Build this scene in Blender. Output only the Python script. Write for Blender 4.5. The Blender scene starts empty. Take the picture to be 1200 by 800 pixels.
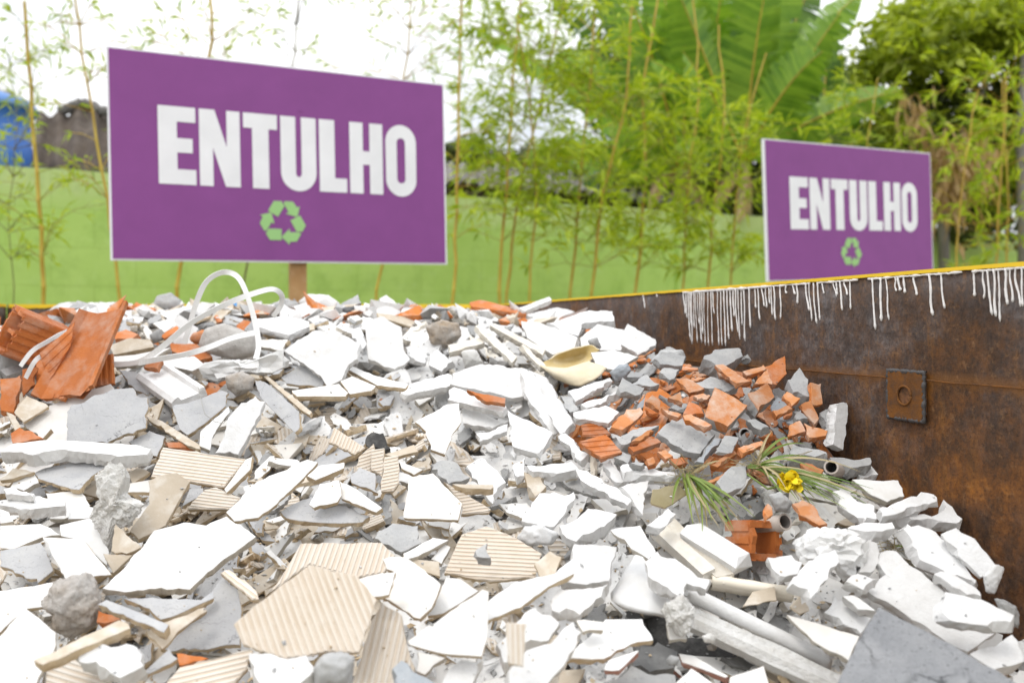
import bpy, bmesh, math, random
import numpy as np
from mathutils import Vector, Matrix, noise
from mathutils.bvhtree import BVHTree
from mathutils.geometry import tessellate_polygon

random.seed(7)
RND = random.Random(11)
scene = bpy.context.scene
COL = scene.collection
EYE = 1.6
F = 1000.0
CAM = Vector((0, 0, EYE))

# ------------------------------------------------------------------ helpers
def ray(u, v):
    return Vector(((u - 600) / F, 1.0, (380 - v) / F))

def at(u, v, d):
    return CAM + ray(u, v) * d

def proj(p):
    d = max(p.y, 1e-4)
    return (600 + F * p.x / d, 380 - F * (p.z - EYE) / d)

def nz(v, s=1.0, o=0.0):
    return noise.noise(Vector((v[0] * s + o, v[1] * s - o, v[2] * s + 3.1 * o)))

def tag(o, label=None, cat=None, group=None, kind=None):
    if label: o['label'] = label
    if cat: o['category'] = cat
    if group: o['group'] = group
    if kind: o['kind'] = kind
    return o

def link(name, me, parent=None, mat=None):
    o = bpy.data.objects.new(name, me)
    COL.objects.link(o)
    if parent is not None:
        o.parent = parent
    if mat is not None:
        for m in (mat if isinstance(mat, (list, tuple)) else [mat]):
            me.materials.append(m)
    return o

def empty(name, loc=(0, 0, 0)):
    o = bpy.data.objects.new(name, None)
    COL.objects.link(o)
    o.location = loc
    o.empty_display_size = 0.1
    return o

class MB:
    def __init__(s):
        s.v, s.f, s.m = [], [], []
    def add(s, vs, fs, m=0):
        b = len(s.v)
        s.v += [tuple(x) for x in vs]
        for f in fs:
            s.f.append([b + i for i in f]); s.m.append(m)
    def box(s, c, sz, rot=None, m=0):
        c = Vector(c); h = [x / 2 for x in sz]
        vs = []
        for z in (-1, 1):
            for x, y in ((-1, -1), (1, -1), (1, 1), (-1, 1)):
                p = Vector((x * h[0], y * h[1], z * h[2]))
                if rot is not None: p = rot @ p
                vs.append(c + p)
        s.add(vs, [(3, 2, 1, 0), (4, 5, 6, 7), (0, 1, 5, 4), (1, 2, 6, 5), (2, 3, 7, 6), (3, 0, 4, 7)], m)
    def tube(s, pts, rad, n=6, m=0, cap=True):
        pts = [Vector(p) for p in pts]
        rs = rad if isinstance(rad, (list, tuple)) else [rad] * len(pts)
        rings = []
        ref = Vector((0.31, 0.2, 0.93)).normalized()
        for i, p in enumerate(pts):
            t = (pts[min(i + 1, len(pts) - 1)] - pts[max(i - 1, 0)])
            if t.length < 1e-9: t = Vector((0, 0, 1))
            t.normalize()
            a = t.cross(ref)
            if a.length < 0.05: a = t.cross(Vector((1, 0, 0)))
            a.normalize(); b = t.cross(a)
            rings.append([p + (a * math.cos(k * 2 * math.pi / n) + b * math.sin(k * 2 * math.pi / n)) * rs[i] for k in range(n)])
        vs = [q for r in rings for q in r]
        fs = []
        for i in range(len(pts) - 1):
            for k in range(n):
                k2 = (k + 1) % n
                fs.append((i * n + k, i * n + k2, (i + 1) * n + k2, (i + 1) * n + k))
        if cap:
            fs.append(tuple(range(n - 1, -1, -1)))
            fs.append(tuple((len(pts) - 1) * n + k for k in range(n)))
        s.add(vs, fs, m)
    def mesh(s, name, smooth=False):
        me = bpy.data.meshes.new(name)
        me.from_pydata(s.v, [], s.f)
        me.polygons.foreach_set('material_index', s.m)
        if smooth:
            me.polygons.foreach_set('use_smooth', [True] * len(s.f))
        me.update()
        return me
    def build(s, name, mats, parent=None, smooth=False):
        return link(name, s.mesh(name, smooth), parent, mats)

# ------------------------------------------------------------------ materials
def newmat(name):
    m = bpy.data.materials.new(name)
    m.use_nodes = True
    nt = m.node_tree
    return m, nt, nt.nodes['Principled BSDF']

def N(nt, t, **kw):
    n = nt.nodes.new(t)
    for k, v in kw.items():
        if k in n.inputs: n.inputs[k].default_value = v
        else: setattr(n, k, v)
    return n

def ramp(nt, fac, stops):
    r = nt.nodes.new('ShaderNodeValToRGB')
    el = r.color_ramp.elements
    while len(el) < len(stops): el.new(0.5)
    for e, (p, c) in zip(el, stops):
        e.position = p
        e.color = (*c, 1) if len(c) == 3 else c
    nt.links.new(fac, r.inputs['Fac'])
    return r.outputs['Color']

def mixc(nt, fac, a, b, mode='MIX'):
    m = nt.nodes.new('ShaderNodeMix'); m.data_type = 'RGBA'; m.blend_type = mode
    for sock, val in ((m.inputs['Factor'], fac), (m.inputs['A'], a), (m.inputs['B'], b)):
        if hasattr(val, 'links') or isinstance(val, bpy.types.NodeSocket): nt.links.new(val, sock)
        elif isinstance(val, (int, float)): sock.default_value = val
        else: sock.default_value = (*val, 1)
    return m.outputs['Result']

def coords(nt, scale=1.0, rnd=True):
    tc = nt.nodes.new('ShaderNodeTexCoord')
    if not rnd: return tc.outputs['Object']
    oi = nt.nodes.new('ShaderNodeObjectInfo')
    ml = N(nt, 'ShaderNodeMath', operation='MULTIPLY'); nt.links.new(oi.outputs['Random'], ml.inputs[0]); ml.inputs[1].default_value = 37.0
    ad = N(nt, 'ShaderNodeVectorMath', operation='ADD')
    nt.links.new(tc.outputs['Object'], ad.inputs[0]); nt.links.new(ml.outputs[0], ad.inputs[1])
    return ad.outputs[0]

def noise_tex(nt, co, scale, detail=5, rough=0.55):
    n = N(nt, 'ShaderNodeTexNoise', Scale=scale, Detail=detail, Roughness=rough)
    nt.links.new(co, n.inputs['Vector'])
    return n.outputs['Fac']

def bump(nt, bs, h, dist, strength=1.0, prev=None):
    b = N(nt, 'ShaderNodeBump', Distance=dist, Strength=strength)
    nt.links.new(h, b.inputs['Height'])
    if prev is not None: nt.links.new(prev, b.inputs['Normal'])
    nt.links.new(b.outputs[0], bs.inputs['Normal'])
    return b.outputs[0]

def mineral(name, base, alt, dust=(0.7, 0.69, 0.66), dustamt=0.35, rough=0.85, bmp=0.003, scale=14, var=0.12, fine=160, spec=0.3, pits=0.0, tint=None, tamt=0.0):
    m, nt, bs = newmat(name)
    co = coords(nt)
    n1 = noise_tex(nt, co, scale)
    c = ramp(nt, n1, [(0.3, base), (0.7, alt)])
    n2 = noise_tex(nt, co, scale * 2.3, 8, 0.65)
    d = ramp(nt, n2, [(0.45, (0, 0, 0)), (0.68, (dustamt,) * 3)])
    c = mixc(nt, d, c, dust)
    oi = nt.nodes.new('ShaderNodeObjectInfo')
    if tint is not None:
        h2 = N(nt, 'ShaderNodeMath', operation='MULTIPLY'); nt.links.new(oi.outputs['Random'], h2.inputs[0]); h2.inputs[1].default_value = 17.31
        h3 = N(nt, 'ShaderNodeMath', operation='FRACT'); nt.links.new(h2.outputs[0], h3.inputs[0])
        h4 = N(nt, 'ShaderNodeMath', operation='POWER'); nt.links.new(h3.outputs[0], h4.inputs[0]); h4.inputs[1].default_value = 2.2
        h5 = N(nt, 'ShaderNodeMath', operation='MULTIPLY'); nt.links.new(h4.outputs[0], h5.inputs[0]); h5.inputs[1].default_value = tamt
        c = mixc(nt, h5.outputs[0], c, tint)
    hv = N(nt, 'ShaderNodeMapRange'); nt.links.new(oi.outputs['Random'], hv.inputs['Value'])
    hv.inputs['To Min'].default_value = 1 - var; hv.inputs['To Max'].default_value = 1 + var * 0.4
    vm = N(nt, 'ShaderNodeHueSaturation'); nt.links.new(hv.outputs[0], vm.inputs['Value']); nt.links.new(c, vm.inputs['Color'])
    nf = noise_tex(nt, co, fine, 4, 0.6)
    cc = vm.outputs['Color']
    if pits:
        p = ramp(nt, noise_tex(nt, co, fine * 1.7, 5, 0.6), [(0.30, (1 - pits,) * 3), (0.40, (1, 1, 1))])
        cc = mixc(nt, 1.0, cc, p, 'MULTIPLY')
    nt.links.new(cc, bs.inputs['Base Color'])
    bs.inputs['Roughness'].default_value = rough
    bs.inputs['Specular IOR Level'].default_value = spec
    b1 = bump(nt, bs, nf, bmp * 0.4, 0.8)
    bump(nt, bs, n2, bmp, 0.8, b1)
    return m

M = {}
M['glaze'] = mineral('white_glaze', (0.76, 0.76, 0.75), (0.72, 0.715, 0.70), (0.52, 0.48, 0.42), 0.45, 0.36, 0.0006, 7, 0.08, 120, 0.45, 0, (0.64, 0.58, 0.49), 0.4)
M['plaster'] = mineral('white_plaster', (0.72, 0.72, 0.715), (0.64, 0.635, 0.625), (0.48, 0.46, 0.43), 0.5, 0.9, 0.0035, 11, 0.14, 110, 0.3, 0, (0.58, 0.55, 0.50), 0.38)
M['plasterw'] = mineral('clean_white_plaster', (0.76, 0.76, 0.755), (0.69, 0.685, 0.675), (0.50, 0.48, 0.45), 0.4, 0.9, 0.0035, 11, 0.08, 110, 0.3, 0, (0.60, 0.57, 0.52), 0.22)
M['wad'] = mineral('rough_plaster', (0.72, 0.71, 0.69), (0.60, 0.59, 0.56), (0.46, 0.42, 0.36), 0.4, 0.95, 0.009, 26, 0.04, 90)
M['creamplaster'] = mineral('cream_plaster', (0.74, 0.70, 0.62), (0.62, 0.56, 0.47), (0.8, 0.79, 0.76), 0.5, 0.9, 0.003, 16, 0.1, 140)
M['biscuit'] = mineral('tile_biscuit', (0.58, 0.46, 0.30), (0.46, 0.34, 0.21), (0.66, 0.60, 0.50), 0.4, 0.9, 0.0025, 22, 0.1, 180)
M['biscuit2'] = mineral('tile_white_biscuit', (0.60, 0.56, 0.48), (0.48, 0.43, 0.36), (0.68, 0.66, 0.62), 0.4, 0.9, 0.0025, 22, 0.1, 180)
M['rib'] = mineral('ribbed_tile', (0.72, 0.67, 0.60), (0.63, 0.56, 0.48), (0.70, 0.67, 0.62), 0.6, 0.85, 0.0016, 6, 0.12, 120, 0.3, 0, (0.60, 0.49, 0.37), 0.4)
M['groove'] = mineral('ribbed_tile_groove', (0.54, 0.45, 0.35), (0.62, 0.53, 0.43), (0.72, 0.67, 0.6), 0.4, 0.9, 0.0008, 12, 0.08, 160)
M['tan'] = mineral('beige_tile_back', (0.56, 0.48, 0.38), (0.44, 0.37, 0.28), (0.74, 0.72, 0.67), 0.5, 0.85, 0.0015, 14, 0.15, 150)
M['mortar'] = mineral('grey_mortar', (0.47, 0.47, 0.475), (0.39, 0.39, 0.395), (0.58, 0.565, 0.53), 0.35, 0.95, 0.003, 10, 0.14, 140, 0.2, 0.3)
M['concrete'] = mineral('concrete', (0.41, 0.41, 0.41), (0.33, 0.33, 0.325), (0.56, 0.55, 0.52), 0.4, 0.95, 0.0035, 13, 0.2, 130, 0.2, 0.35)
M['slate'] = mineral('blue_grey_cement', (0.36, 0.39, 0.42), (0.31, 0.33, 0.35), (0.5, 0.5, 0.49), 0.3, 0.95, 0.003, 13, 0.1, 130, 0.2, 0.25)
M['block'] = mineral('cement_block', (0.27, 0.275, 0.285), (0.22, 0.225, 0.235), (0.36, 0.36, 0.365), 0.5, 0.95, 0.008, 9, 0.0, 130, 0.2, 0.5)
M['palecement'] = mineral('pale_cement', (0.55, 0.53, 0.50), (0.46, 0.43, 0.40), (0.66, 0.64, 0.61), 0.5, 0.95, 0.006, 16, 0.1, 110, 0.2, 0.3)
M['clay'] = mineral('orange_clay', (0.62, 0.215, 0.06), (0.40, 0.13, 0.04), (0.56, 0.44, 0.36), 0.65, 0.92, 0.003, 11, 0.3, 150, 0.2)
M['claypale'] = mineral('pale_clay', (0.60, 0.27, 0.115), (0.48, 0.19, 0.075), (0.60, 0.50, 0.42), 0.75, 0.92, 0.003, 11, 0.28, 150, 0.2)
M['clayred'] = mineral('fired_clay', (0.58, 0.18, 0.038), (0.38, 0.11, 0.028), (0.55, 0.40, 0.31), 0.5, 0.75, 0.003, 9, 0.2, 150, 0.4)
M['pink'] = mineral('pink_terracotta', (0.42, 0.22, 0.17), (0.34, 0.17, 0.13), (0.6, 0.5, 0.45), 0.3, 0.9, 0.002, 20, 0.1, 150)
M['stone'] = mineral('brown_cement_stone', (0.42, 0.40, 0.38), (0.34, 0.26, 0.18), (0.52, 0.51, 0.49), 0.5, 0.95, 0.006, 18, 0.05, 110, 0.2, 0.4)
M['brown'] = mineral('brown_stone', (0.34, 0.22, 0.16), (0.27, 0.17, 0.12), (0.45, 0.38, 0.32), 0.4, 0.95, 0.004, 22, 0.05, 110, 0.2, 0.3)
M['black'] = mineral('black_plastic', (0.03, 0.03, 0.035), (0.045, 0.045, 0.05), (0.16, 0.16, 0.155), 0.4, 0.4, 0.002, 16, 0.05, 60, 0.5)
M['darksheet'] = mineral('dark_sheet', (0.035, 0.034, 0.034), (0.05, 0.048, 0.045), (0.28, 0.27, 0.255), 0.55, 0.7, 0.006, 9, 0.05, 60, 0.3)
M['asphalt'] = mineral('dark_asphalt', (0.13, 0.13, 0.13), (0.19, 0.19, 0.185), (0.34, 0.34, 0.33), 0.4, 0.95, 0.004, 14, 0.05, 90, 0.2)
M['cream'] = mineral('cream_plastic', (0.66, 0.58, 0.42), (0.58, 0.48, 0.31), (0.70, 0.65, 0.55), 0.5, 0.75, 0.004, 9, 0.03, 40, 0.5)
M['ochre'] = mineral('ochre_inside', (0.52, 0.40, 0.17), (0.44, 0.33, 0.14), (0.62, 0.54, 0.38), 0.5, 0.75, 0.004, 9, 0.03, 40, 0.5)
M['paper'] = mineral('cream_paper', (0.77, 0.71, 0.60), (0.73, 0.65, 0.52), (0.80, 0.76, 0.68), 0.3, 0.7, 0.001, 6, 0.03, 40)
M['olive'] = mineral('olive_sheet', (0.24, 0.20, 0.10), (0.30, 0.25, 0.14), (0.45, 0.4, 0.3), 0.3, 0.6, 0.001, 10, 0.03, 40)
M['pvc'] = mineral('dusty_pvc', (0.50, 0.43, 0.38), (0.44, 0.38, 0.33), (0.62, 0.58, 0.54), 0.4, 0.5, 0.0006, 12, 0.1, 120)
M['pvc_shade'] = mineral('pipe_inside_shade', (0.10, 0.085, 0.075), (0.13, 0.11, 0.10), (0.2, 0.18, 0.16), 0.3, 0.6, 0.0006, 12, 0.05, 120)  # pipe bore coloured darker to stand for the shade inside
M['strap'] = mineral('white_strap', (0.82, 0.82, 0.81), (0.80, 0.80, 0.785), (0.74, 0.72, 0.68), 0.3, 0.4, 0.0004, 9, 0.02, 60)
M['bag'] = mineral('white_bag', (0.74, 0.74, 0.735), (0.68, 0.675, 0.66), (0.66, 0.63, 0.58), 0.3, 0.6, 0.002, 14, 0.03, 50)
M['blue'] = mineral('blue_plastic', (0.05, 0.25, 0.60), (0.10, 0.32, 0.62), (0.5, 0.58, 0.66), 0.3, 0.4, 0.001, 20, 0.03, 60)
M['rag'] = mineral('brown_rag', (0.36, 0.28, 0.19), (0.27, 0.20, 0.13), (0.45, 0.38, 0.3), 0.4, 0.95, 0.003, 20, 0.03, 120)
M['bed'] = mineral('rubble_dust_gap_shade', (0.22, 0.20, 0.18), (0.15, 0.135, 0.12), (0.42, 0.39, 0.35), 0.5, 1.0, 0.012, 22, 0.0, 90)  # dust colour darkened to deepen the shade in gaps between shards
M['wood'] = mineral('weathered_wood', (0.50, 0.30, 0.13), (0.40, 0.22, 0.09), (0.56, 0.40, 0.24), 0.4, 0.8, 0.002, 10, 0.05, 60)

def crack(m, scale, width):
    nt = m.node_tree; bs = nt.nodes['Principled BSDF']
    old = bs.inputs['Base Color'].links[0].from_socket
    tc = nt.nodes.new('ShaderNodeTexCoord')
    nn = N(nt, 'ShaderNodeTexNoise', Scale=14, Detail=6); nt.links.new(tc.outputs['Object'], nn.inputs['Vector'])
    sc = N(nt, 'ShaderNodeVectorMath', operation='SCALE'); nt.links.new(nn.outputs['Color'], sc.inputs[0]); sc.inputs['Scale'].default_value = .16
    ad = N(nt, 'ShaderNodeVectorMath', operation='ADD'); nt.links.new(tc.outputs['Object'], ad.inputs[0]); nt.links.new(sc.outputs[0], ad.inputs[1])
    v = nt.nodes.new('ShaderNodeTexVoronoi'); v.feature = 'DISTANCE_TO_EDGE'; v.inputs['Scale'].default_value = scale; nt.links.new(ad.outputs[0], v.inputs['Vector'])
    gate = ramp(nt, noise_tex(nt, tc.outputs['Object'], 9, 3), [(.48, (1, 1, 1)), (.60, (0, 0, 0))])
    k = ramp(nt, v.outputs['Distance'], [(0, (.35,) * 3), (width, (1, 1, 1))])
    k2 = mixc(nt, gate, k, (1, 1, 1))
    nt.links.new(mixc(nt, 1.0, old, k2, 'MULTIPLY'), bs.inputs['Base Color'])
crack(M['block'], 9, .035)
crack(M['mortar'], 8, .007)
def clay_grooved():
    m = M['clayred'].copy(); m.name = 'grooved_clay'
    return m

def simple(name, col, rough=0.6, spec=0.4):
    m, nt, bs = newmat(name)
    co = coords(nt)
    c = mixc(nt, noise_tex(nt, co, 6), tuple(x * 0.88 for x in col), tuple(min(1, x * 1.1) for x in col))
    nt.links.new(c, bs.inputs['Base Color'])
    bs.inputs['Roughness'].default_value = rough
    bs.inputs['Specular IOR Level'].default_value = spec
    return m
M['purple'] = simple('sign_purple', (0.245, 0.072, 0.265), 0.5, 0.2)
M['signwhite'] = simple('sign_white', (0.80, 0.81, 0.84), 0.45)
M['signgreen'] = simple('sign_green', (0.31, 0.56, 0.21), 0.45)
M['yellow'] = simple('yellow_paint', (0.78, 0.52, 0.02), 0.55)
M['drip'] = simple('white_paint', (0.82, 0.80, 0.79), 0.35)
M['petal'] = simple('yellow_petal', (0.80, 0.62, 0.01), 0.6)
M['wire'] = simple('wire', (0.30, 0.29, 0.26), 0.5)
M['weld'] = simple('weld_bead', (0.065, 0.06, 0.06), 0.45)
M['tank'] = simple('blue_tank', (0.05, 0.16, 0.52), 0.5)
M['lid'] = simple('tank_lid', (0.10, 0.22, 0.50), 0.5)

def leafmat(name, a, b, trans=0.45):
    m, nt, bs = newmat(name)
    tc = nt.nodes.new('ShaderNodeTexCoord')
    n = noise_tex(nt, tc.outputs['Object'], 3.2, 3)
    geo = nt.nodes.new('ShaderNodeNewGeometry')
    mx = N(nt, 'ShaderNodeMath', operation='MULTIPLY_ADD'); nt.links.new(geo.outputs['Random Per Island'], mx.inputs[0])
    mx.inputs[1].default_value = 0.6; nt.links.new(n, mx.inputs[2])
    c = ramp(nt, mx.outputs[0], [(0.35, a), (1.0, b)])
    nt.links.new(c, bs.inputs['Base Color'])
    bs.inputs['Roughness'].default_value = 0.45
    tr = nt.nodes.new('ShaderNodeBsdfTranslucent')
    c2 = mixc(nt, 1.0, c, (1.0, 1.0, 0.55), 'MULTIPLY'); nt.links.new(c2, tr.inputs['Color'])
    ms = nt.nodes.new('ShaderNodeMixShader'); ms.inputs[0].default_value = trans
    nt.links.new(bs.outputs[0], ms.inputs[1]); nt.links.new(tr.outputs[0], ms.inputs[2])
    nt.links.new(ms.outputs[0], nt.nodes['Material Output'].inputs['Surface'])
    return m
M['bambooleaf'] = leafmat('bamboo_leaf', (0.19, 0.33, 0.010), (0.52, 0.62, 0.03), 0.45)
M['bananaleaf'] = leafmat('banana_leaf', (0.10, 0.24, 0.015), (0.28, 0.46, 0.04), 0.45)
M['bananaleaf'].node_tree.nodes['Principled BSDF'].inputs['Roughness'].default_value = .3
M['bananashade'] = leafmat('banana_leaf_back_shade', (0.05, 0.12, 0.012), (0.13, 0.24, 0.03), 0.35)  # darker copy for the back leaves, depth shade put into the colour
M['treeleaf'] = leafmat('tree_leaf', (0.16, 0.24, 0.012), (0.44, 0.52, 0.045), 0.5)
M['darkleaf'] = leafmat('dark_leaf', (0.035, 0.06, 0.010), (0.10, 0.13, 0.022), 0.25)  # dark shrub foliage, also painted shade for the interior of the tree crown
M['deadleaf'] = leafmat('dead_leaf', (0.28, 0.18, 0.07), (0.48, 0.33, 0.15), 0.4)
M['grass'] = leafmat('grass_blade', (0.12, 0.22, 0.03), (0.30, 0.38, 0.09), 0.4)
M['straw'] = leafmat('straw', (0.38, 0.30, 0.15), (0.5, 0.42, 0.24), 0.3)

def culm_mat(name, a, b):
    m, nt, bs = newmat(name)
    tc = nt.nodes.new('ShaderNodeTexCoord')
    c = ramp(nt, noise_tex(nt, tc.outputs['Object'], 2.5, 4), [(0.35, a), (0.7, b)])
    nt.links.new(c, bs.inputs['Base Color']); bs.inputs['Roughness'].default_value = 0.5
    return m
M['culm'] = culm_mat('bamboo_culm', (0.38, 0.24, 0.025), (0.56, 0.42, 0.05))
M['twig'] = culm_mat('bamboo_twig', (0.26, 0.27, 0.04), (0.36, 0.36, 0.06))
M['culmdark'] = culm_mat('bamboo_culm_dark', (0.10, 0.08, 0.03), (0.22, 0.19, 0.06))
M['bark'] = culm_mat('tree_bark', (0.13, 0.12, 0.10), (0.24, 0.22, 0.19))
M['pseudostem'] = culm_mat('banana_stem', (0.16, 0.15, 0.05), (0.30, 0.24, 0.10))

def rust_mat():
    m, nt, bs = newmat('rusty_steel')
    tc = nt.nodes.new('ShaderNodeTexCoord')
    def mapped(sx, sy, sz):
        mp = N(nt, 'ShaderNodeMapping'); nt.links.new(tc.outputs['Object'], mp.inputs['Vector']); mp.inputs['Scale'].default_value = (sx, sy, sz); return mp.outputs[0]
    n1 = noise_tex(nt, mapped(1, 1, .8), 4.2, 9, 0.68)
    n2 = noise_tex(nt, tc.outputs['Object'], 46, 7, 0.72)
    n3 = noise_tex(nt, mapped(1, 1, .85), 17.0, 9, 0.74)
    c1 = ramp(nt, n3, [(0.30, (0.034, 0.018, 0.010)), (0.44, (0.080, 0.037, 0.014)), (0.57, (0.165, 0.066, 0.013)), (0.70, (0.33, 0.135, 0.018))])
    c2 = ramp(nt, n2, [(0.36, (0.040, 0.026, 0.020)), (0.52, (0.095, 0.078, 0.074)), (0.70, (0.19, 0.18, 0.185))])
    f = ramp(nt, n1, [(0.43, (0, 0, 0)), (0.58, (0.85, 0.85, 0.85))])
    sep = N(nt, 'ShaderNodeSeparateXYZ'); nt.links.new(tc.outputs['Object'], sep.inputs[0])
    hz = N(nt, 'ShaderNodeMapRange'); nt.links.new(sep.outputs['Z'], hz.inputs['Value'])
    hz.inputs['From Min'].default_value = 1.18; hz.inputs['From Max'].default_value = 1.50
    hz.inputs['To Min'].default_value = 0.25; hz.inputs['To Max'].default_value = 1.0
    big = noise_tex(nt, mapped(1, 1, .7), 1.9, 5, .6)
    up = N(nt, 'ShaderNodeMath', operation='MULTIPLY_ADD'); nt.links.new(big, up.inputs[0]); up.inputs[1].default_value = .55; nt.links.new(sep.outputs['Z'], up.inputs[2])
    um = N(nt, 'ShaderNodeMapRange'); nt.links.new(up.outputs[0], um.inputs['Value']); um.inputs['From Min'].default_value = 1.45; um.inputs['From Max'].default_value = 1.80
    tone = ramp(nt, um.outputs[0], [(0, (1.0, 0.88, 0.66)), (1, (.50, .50, .56))])
    c1 = mixc(nt, 1.0, c1, tone, 'MULTIPLY')
    c = mixc(nt, mixc(nt, 1.0, f, hz.outputs[0], 'MULTIPLY'), c1, c2)
    # runs of rust and lime down the plate
    run = mapped(1, 1, .2)
    st = ramp(nt, noise_tex(nt, run, 34, 7, 0.7), [(0.54, (0, 0, 0)), (0.72, (0.5,) * 3)])
    c = mixc(nt, mixc(nt, 1.0, st, ramp(nt, n3, [(.35, (.2,) * 3), (.6, (1, 1, 1))]), 'MULTIPLY'), c, (0.27, 0.112, 0.014))
    st2 = ramp(nt, noise_tex(nt, run, 60, 7, 0.7), [(0.62, (0, 0, 0)), (0.80, (0.38,) * 3)])
    c = mixc(nt, mixc(nt, 1.0, st2, ramp(nt, n2, [(.4, (.1,) * 3), (.6, (1, 1, 1))]), 'MULTIPLY'), c, (0.15, 0.145, 0.15))
    n6 = noise_tex(nt, tc.outputs['Object'], 150, 4, .75)
    c = mixc(nt, 1.0, c, ramp(nt, n6, [(.34, (.50, .50, .52)), (.5, (1, 1, 1)), (.66, (1.0, 1.0, 1.0))]), 'MULTIPLY')
    n7 = noise_tex(nt, tc.outputs['Object'], 75, 5, .8)
    c = mixc(nt, ramp(nt, n7, [(.56, (0, 0, 0)), (.70, (.6, .6, .6))]), c, (0.23, 0.125, 0.055))
    # orange stain along the weld seam
    zz = N(nt, 'ShaderNodeMath', operation='MULTIPLY_ADD'); nt.links.new(n3, zz.inputs[0]); zz.inputs[1].default_value = .05; nt.links.new(sep.outputs['Z'], zz.inputs[2])
    ab = N(nt, 'ShaderNodeMath', operation='SUBTRACT'); nt.links.new(zz.outputs[0], ab.inputs[0]); ab.inputs[1].default_value = 1.6 - .12 - .096 + .026
    aa = N(nt, 'ShaderNodeMath', operation='ABSOLUTE'); nt.links.new(ab.outputs[0], aa.inputs[0])
    mr = N(nt, 'ShaderNodeMapRange'); nt.links.new(aa.outputs[0], mr.inputs['Value']); mr.inputs['From Min'].default_value = .003; mr.inputs['From Max'].default_value = .016
    mr.inputs['To Min'].default_value = .4; mr.inputs['To Max'].default_value = 0
    c = mixc(nt, mr.outputs[0], c, (0.24, 0.095, 0.014))
    nt.links.new(c, bs.inputs['Base Color'])
    r = ramp(nt, n2, [(0.3, (0.45,) * 3), (0.7, (0.85,) * 3)])
    nt.links.new(r, bs.inputs['Roughness'])
    bs.inputs['Specular IOR Level'].default_value = 0.45
    b1 = bump(nt, bs, n2, 0.0022, 0.8)
    bump(nt, bs, n1, 0.006, 0.5, b1)
    return m
M['rust'] = rust_mat()
M['rustorange'] = mineral('orange_rust', (0.20, 0.075, 0.012), (0.11, 0.045, 0.012), (0.06, 0.04, 0.03), 0.7, 0.8, 0.002, 25, 0.0, 150)
# ------------------------------------------------------------------ heap shape
def wall_x(d): return -0.06 + 0.304 * (4 - d)
CW = [(0.6, -0.75), (1.1, -0.58), (1.28, -0.50), (1.32, -0.42), (1.49, -0.315), (1.64, -0.26), (1.74, -0.16), (1.9, -0.10), (2.29, -0.075), (2.44, -0.04), (2.73, 0.0), (3.3, 0.03), (4.2, 0.03)]
def lin(tab, x):
    if x <= tab[0][0]: return tab[0][1]
    for (a, b), (c, d) in zip(tab, tab[1:]):
        if x <= c: return b + (d - b) * (x - a) / (c - a)
    return tab[-1][1]
def sstep(a, b, x):
    t = min(1, max(0, (x - a) / (b - a))); return t * t * (3 - 2 * t)
def heap(x, d):
    pl = -0.953 + 0.39 * d
    cap = 0.045 - 0.07 * sstep(-0.50, -0.60, x / max(d, .1)) - 0.03 * sstep(3.0, 3.8, d)
    k = 0.05
    h = max(k - abs(pl - cap), 0) / k
    z = min(pl, cap) - h * h * k / 4
    dw = wall_x(d) - x
    z = lin(CW, d) + (z - lin(CW, d)) * sstep(0.08, 0.62, dw)
    return z
def heap_hit(u, v, off=0.0):
    r = ray(u, v); d = 0.95
    while d < 3.9:
        if r.z * d <= heap(r.x * d, d) + off: return d
        d += 0.01
    return None

# ------------------------------------------------------------------ shard builders
def poly_area(p):
    return 0.5 * sum(p[i][0] * p[(i + 1) % len(p)][1] - p[(i + 1) % len(p)][0] * p[i][1] for i in range(len(p)))

def refine(poly, step, jit, rnd):
    out = []
    n = len(poly)
    for i in range(n):
        a, b = Vector(poly[i]), Vector(poly[(i + 1) % n])
        e = b - a; L = e.length
        k = max(1, int(L / step))
        nn = Vector((e.y, -e.x)) / max(L, 1e-9)
        o = rnd.uniform(0, 99)
        ej = jit * rnd.choice((0.25, 0.6, 1.0, 1.5))
        out.append(a + Vector((rnd.gauss(0, 1), rnd.gauss(0, 1))) * jit * 0.3)
        for j in range(1, k):
            t = j / k
            w = (noise.noise(Vector((o + t * L / step * 0.35, 0.3, 0))) * 1.8 + rnd.gauss(0, 0.35)) * ej * min(1, 4 * t * (1 - t) + .3)
            out.append(a + e * t + nn * w)
    return out

def inset(poly, amt):
    n = len(poly); out = []
    for i in range(n):
        a, b, c = poly[i - 1], poly[i], poly[(i + 1) % n]
        e1 = (b - a); e2 = (c - b)
        if e1.length < 1e-7 or e2.length < 1e-7: out.append(b.copy()); continue
        e1.normalize(); e2.normalize()
        m = Vector((-(e1.y + e2.y), e1.x + e2.x))
        if m.length < 1e-3: out.append(b.copy()); continue
        m.normalize()
        q = amt[i] if isinstance(amt, list) else amt
        out.append(b + m * q)
    return out

def clip(poly, nx, ny, c):          # keep nx*x+ny*y >= c
    out = []
    for i in range(len(poly)):
        p, q = poly[i], poly[(i + 1) % len(poly)]
        a = nx * p[0] + ny * p[1] - c; b = nx * q[0] + ny * q[1] - c
        if a >= 0: out.append((p[0], p[1]))
        if (a < 0) != (b < 0):
            t = a / (a - b); out.append((p[0] + (q[0] - p[0]) * t, p[1] + (q[1] - p[1]) * t))
    return out

def tri(poly):
    return tessellate_polygon([[Vector((p[0], p[1], 0)) for p in poly]])

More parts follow.
